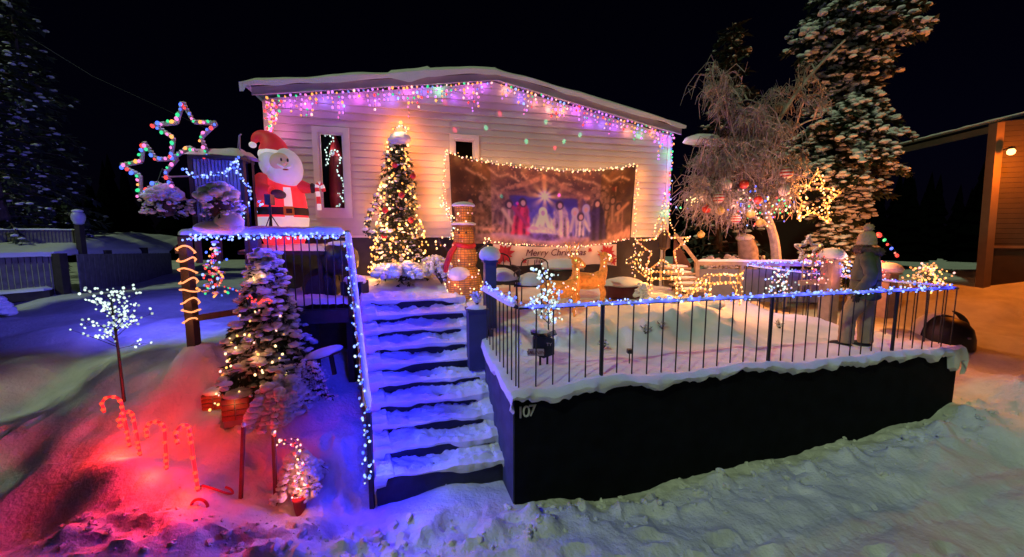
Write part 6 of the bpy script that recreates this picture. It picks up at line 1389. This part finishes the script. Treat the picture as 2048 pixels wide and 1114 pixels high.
# floodlight added on the deck post to wash drive, fence and trees blue
fl = thing('added_flood_light', 'added blue flood light fixed to the left side of the deck corner post', 'flood light', atY(356, 500, 5.80)); aim = (V(-11.5, 13.5, 2.6) - wloc(fl)).normalized()
MB().box((0, 0, 0), (.09, .07, .10), Matrix.Rotation(math.atan2(aim.y, aim.x), 3, 'Z')).build('case', BLACKM, fl, smooth=False, local=True); MB().box(aim * .05, (.012, .06, .08), Matrix.Rotation(math.atan2(aim.y, aim.x), 3, 'Z')).build('lens', G['blue'], fl, smooth=False, local=True); MB().tube([V(0, 0, 0), V(.12, .02, 0)], .012, 6).build('bracket', BLACKM, fl, local=True)
l = bpy.data.lights.new('added_flood_beam', 'SPOT'); l.spot_size = math.radians(100); l.spot_blend = 1.0; l.energy = 1700; l.color = (.10, .09, 1); l.shadow_soft_size = .04
o = bpy.data.objects.new('added_flood_beam', l); COL.objects.link(o); o.parent = fl; o.location = aim * .08; o.rotation_euler = aim.to_track_quat('-Z', 'Y').to_euler()
# unseen pines added to keep the street light off drive, canes and neighbour's yard
for (x, y, H, R, sd_, lb) in ((-9.7, -2.6, 13.0, 2.5, 203, 'added shade pine standing behind the photographer on the left'), (5.0, 1.5, 14.0, 2.6, 201, 'added shade pine right of where the photographer stands'), (-14.2, 2.6, 13.5, 3.2, 202, 'added shade pine left of where the photographer stands')):
    t = thing('added_shade_pine', lb, 'tree', V(x, y, float(ground_z(x, y, False))))
    conifer(t, wloc(t), H, R, 78 if sd_ == 203 else 130, sd_, NEEDLEB, snow=0, dro=.2, spray=60, sl=.75, trunk=.16, prof=lambda u: 1.0 if u < .85 else .6, zmin=.55)
# clods thrown up by the plough
np.random.seed(31); rc = random.Random(31); ck = MB()
for k in range(800):
    if k < 480: s = rc.uniform(-.4, 7.2); p = T0 + TU * s - TV * abs(rc.gauss(.34, .22))
    else: p = V(rc.uniform(-4.6, .2), rc.gauss(3.62, .22))
    r = .006 + .036 * rc.random() ** 4; ck.lump(V(p.x, p.y, float(ground_z(p.x, p.y)) + r * .25), (r * rc.uniform(.8, 1.6), r, r * .8), M=Matrix.Rotation(rc.random() * 6, 3, 'Z') @ Matrix.Rotation(rc.random() * 3, 3, 'X'), k=0 if r < .03 else 1, jit=.3)
ck.build('snow_clods', GROUND, None, kind='stuff', smooth=False)

# ================================================================== PERSON
ps = thing('person', 'person in dark hooded parka, beige trousers and pompom hat seen from behind', 'person', tpt(1717, 692, 5.85), math.radians(48)); ps.scale = (.86, .9, 1)
SK = mat('skin', (.45, .28, .21), .6, .05, 6); COAT = mat('dark_parka', (.072, .082, .042), .8, .3, 9, .8, 10); PANT = mat('beige_trousers', (.34, .25, .15), .85, .15, 9, .4, 12); HATM = mat('cream_knit', (.56, .37, .21), .9, .15, 14, .6, 60); FUR = mat('brown_fur', (.12, .07, .05), .95, .4, 30, .8, 80); BOOT = mat('black_boot', (.012, .012, .014), .5, .2, 8)
def skin_body():
    J = {'p': (0, 0, .86, .13), 'w': (0, 0, 1.02, .12), 'c': (0, -.01, 1.24, .13), 'n': (0, .0, 1.42, .055), 'h0': (0, .015, 1.50, .075), 'h1': (0, .03, 1.60, .09), 'h2': (0, .02, 1.66, .06), 'nose': (0, .115, 1.555, .016)}
    E = [('p', 'w'), ('w', 'c'), ('c', 'n'), ('n', 'h0'), ('h0', 'h1'), ('h1', 'h2'), ('h1', 'nose')]
    for s, sg in (('l', -1), ('r', 1)):
        J['s' + s] = (.17 * sg, 0, 1.36, .06); J['e' + s] = (.27 * sg, -.07, 1.10, .042); J['w' + s] = (.26 * sg, .06, .86, .03)
        E += [('c', 's' + s), ('s' + s, 'e' + s), ('e' + s, 'w' + s)]
        f = .16 if sg < 0 else -.05; J['hp' + s] = (.095 * sg, 0, .82, .085); J['k' + s] = (.11 * sg, f, .47, .055); J['a' + s] = (.115 * sg, f * 1.15 - .02, .09, .04); J['t' + s] = (.12 * sg, f * 1.15 + .12, .04, .035)
        E += [('p', 'hp' + s), ('hp' + s, 'k' + s), ('k' + s, 'a' + s), ('a' + s, 't' + s)]
    ks = list(J); me = bpy.data.meshes.new('body'); me.from_pydata([J[k][:3] for k in ks], [(ks.index(a), ks.index(b)) for a, b in E], []); o = link('body', me, ps); me.materials.append(SK)
    md = o.modifiers.new('skin', 'SKIN'); sv = me.skin_vertices[0].data
    for i, k in enumerate(ks): sv[i].radius = (J[k][3], J[k][3])
    sv[0].use_root = True; o.modifiers.new('sub', 'SUBSURF').levels = 2; o.modifiers['sub'].render_levels = 2; md.use_smooth_shade = True
skin_body()
rings = [(.76, .275, .215, -.01), (.84, .275, .21, -.01), (.98, .262, .195, -.01), (1.12, .25, .185, -.01), (1.26, .245, .175, -.01), (1.36, .215, .15, -.01), (1.43, .14, .12, 0), (1.47, .105, .105, .01)]
P = [[(rx * math.cos(a) * (1 + .035 * math.sin(a * 5 + z * 9)), oy + ry * math.sin(a) * (1 + .03 * math.sin(a * 4 + z * 13)), z + (.02 * math.sin(a * 3) if i == 0 else 0)) for a in np.linspace(0, 2 * PI, 33)] for i, (z, rx, ry, oy) in enumerate(rings)]
MB().grid(P).build('parka', COAT, ps, local=True)
for sg in (-1, 1):
    Q = smooth_path([V(.15 * sg, 0, 1.37), V(.235 * sg, -.03, 1.27), V(.295 * sg, -.075, 1.09), V(.285 * sg, .0, .95), V(.265 * sg, .055, .86)], 5); rr = np.interp(np.linspace(0, 1, len(Q)), [0, .25, .5, .75, 1], [.09, .10, .085, .078, .07]) * (1 + .06 * np.sin(np.arange(len(Q)) * 1.7)); MB().tube(Q, list(rr), 14).build('sleeve', COAT, ps, local=True)
    h = V(.262 * sg, .075, .80); mb = MB(); mb.lump(h, (.036, .045, .055), k=2, jit=0)
    for j in range(4):
        y = -.032 + .022 * j; mb.tube([h + V(0, y, -.035), h + V(-.008 * sg, y + .006, -.075), h + V(-.022 * sg, y + .01, -.105 + .008 * abs(j - 1.5))], [.0125, .0115, .009], 7)
    mb.tube([h + V(-.01 * sg, .04, .01), h + V(-.02 * sg, .062, -.025), h + V(-.024 * sg, .066, -.05)], [.014, .012, .009], 7); mb.build('glove', BOOT, ps, local=True)
    f = .16 if sg < 0 else -.05
    Q = smooth_path([V(.09 * sg, 0, .88), V(.105 * sg, f * .5, .66), V(.11 * sg, f, .46), V(.114 * sg, f * 1.1 - .01, .26), V(.115 * sg, f * 1.15 - .02, .07)], 5); rr = np.interp(np.linspace(0, 1, len(Q)), [0, .25, .5, .75, 1], [.135, .13, .112, .108, .105]) * (1 + .035 * np.sin(np.arange(len(Q)) * 2.1)); MB().tube(Q, list(rr), 16).build('trouser_leg', PANT, ps, local=True)
    c = V(.118 * sg, f * 1.15 + .05, .035); MB().lump(c, (.058, .155, .055), k=2, jit=0, flat=.35).build('boot', BOOT, ps, local=True)
mb = MB(); mb.tube([V(.15 * math.cos(a), -.005 + .14 * math.sin(a), 1.45 + .02 * math.cos(a - PI / 2)) for a in np.linspace(0, 2 * PI, 24)], [.055 + .012 * math.sin(i * 2.7) for i in range(24)], 10, False); mb.build('fur_hood', FUR, ps, local=True)
P = [[((r + .004 * (j % 2)) * math.cos(a), .02 + (r + .004 * (j % 2)) * math.sin(a) * 1.08, z) for j, a in enumerate(np.linspace(0, 2 * PI, 41))] for r, z in ((.108, 1.525), (.118, 1.53), (.12, 1.575), (.113, 1.58), (.112, 1.63), (.098, 1.68), (.062, 1.72), (.005, 1.735))]
MB().grid(P).build('knit_hat', HATM, ps, local=True)
hrm = MB(); fr2 = MB(); rq = random.Random(5)
for k in range(260):
    a = rq.random() * 2 * PI; b = rq.random() * 2 * PI; c = V(.15 * math.cos(a), -.005 + .14 * math.sin(a), 1.45 + .02 * math.cos(a - PI / 2)); d = V(math.cos(a) * math.cos(b), math.sin(a) * math.cos(b), math.sin(b) * .9 - .15).normalized(); w = d.orthogonal().normalized() * .008; fr2.add([c + d * .045 - w, c + d * .045 + w, c + d * rq.uniform(.075, .10)], [(0, 1, 2)])
for k in range(150):
    d = V(rq.gauss(0, 1), rq.gauss(0, 1), rq.gauss(0, 1)).normalized(); c = V(0, .015, 1.775); w = d.orthogonal().normalized() * .007; hrm.add([c + d * .05 - w, c + d * .05 + w, c + d * rq.uniform(.07, .085)], [(0, 1, 2)])
fr2.build('fur_trim', FUR, ps, local=True, smooth=False, kind='stuff'); hrm.build('pompom_yarn', HATM, ps, local=True, smooth=False, kind='stuff')
for sg in (-1, 1): MB().box((.17 * sg, -.165, .93), (.13, .03, .05), Matrix.Rotation(.5 * sg, 3, 'Z')).build('pocket_flap', COAT, ps, local=True)
MB().tube([V(.262 * math.cos(a), -.01 + .198 * math.sin(a), 1.02) for a in np.linspace(0, 2 * PI, 30)], .009, 5, False).build('waist_cord', BOOT, ps, local=True)
MB().tube([V(0, -.195, .80), V(0, -.197, 1.0), V(0, -.186, 1.2), V(0, -.15, 1.38)], .005, 4).build('back_seam', BOOT, ps, local=True); np.random.seed(4); MB().lump((0, .015, 1.775), (.062, .062, .058), k=2, jit=.10).build('pompom', HATM, ps, local=True)
for x in (-.035, .035): MB().lump((x, .105, 1.585), (.013, .008, .009), k=1, jit=0).build('eye', BOOT, ps, local=True)
MB().lump((0, .105, 1.515), (.026, .008, .007), k=1, jit=0).build('mouth', RED, ps, local=True)
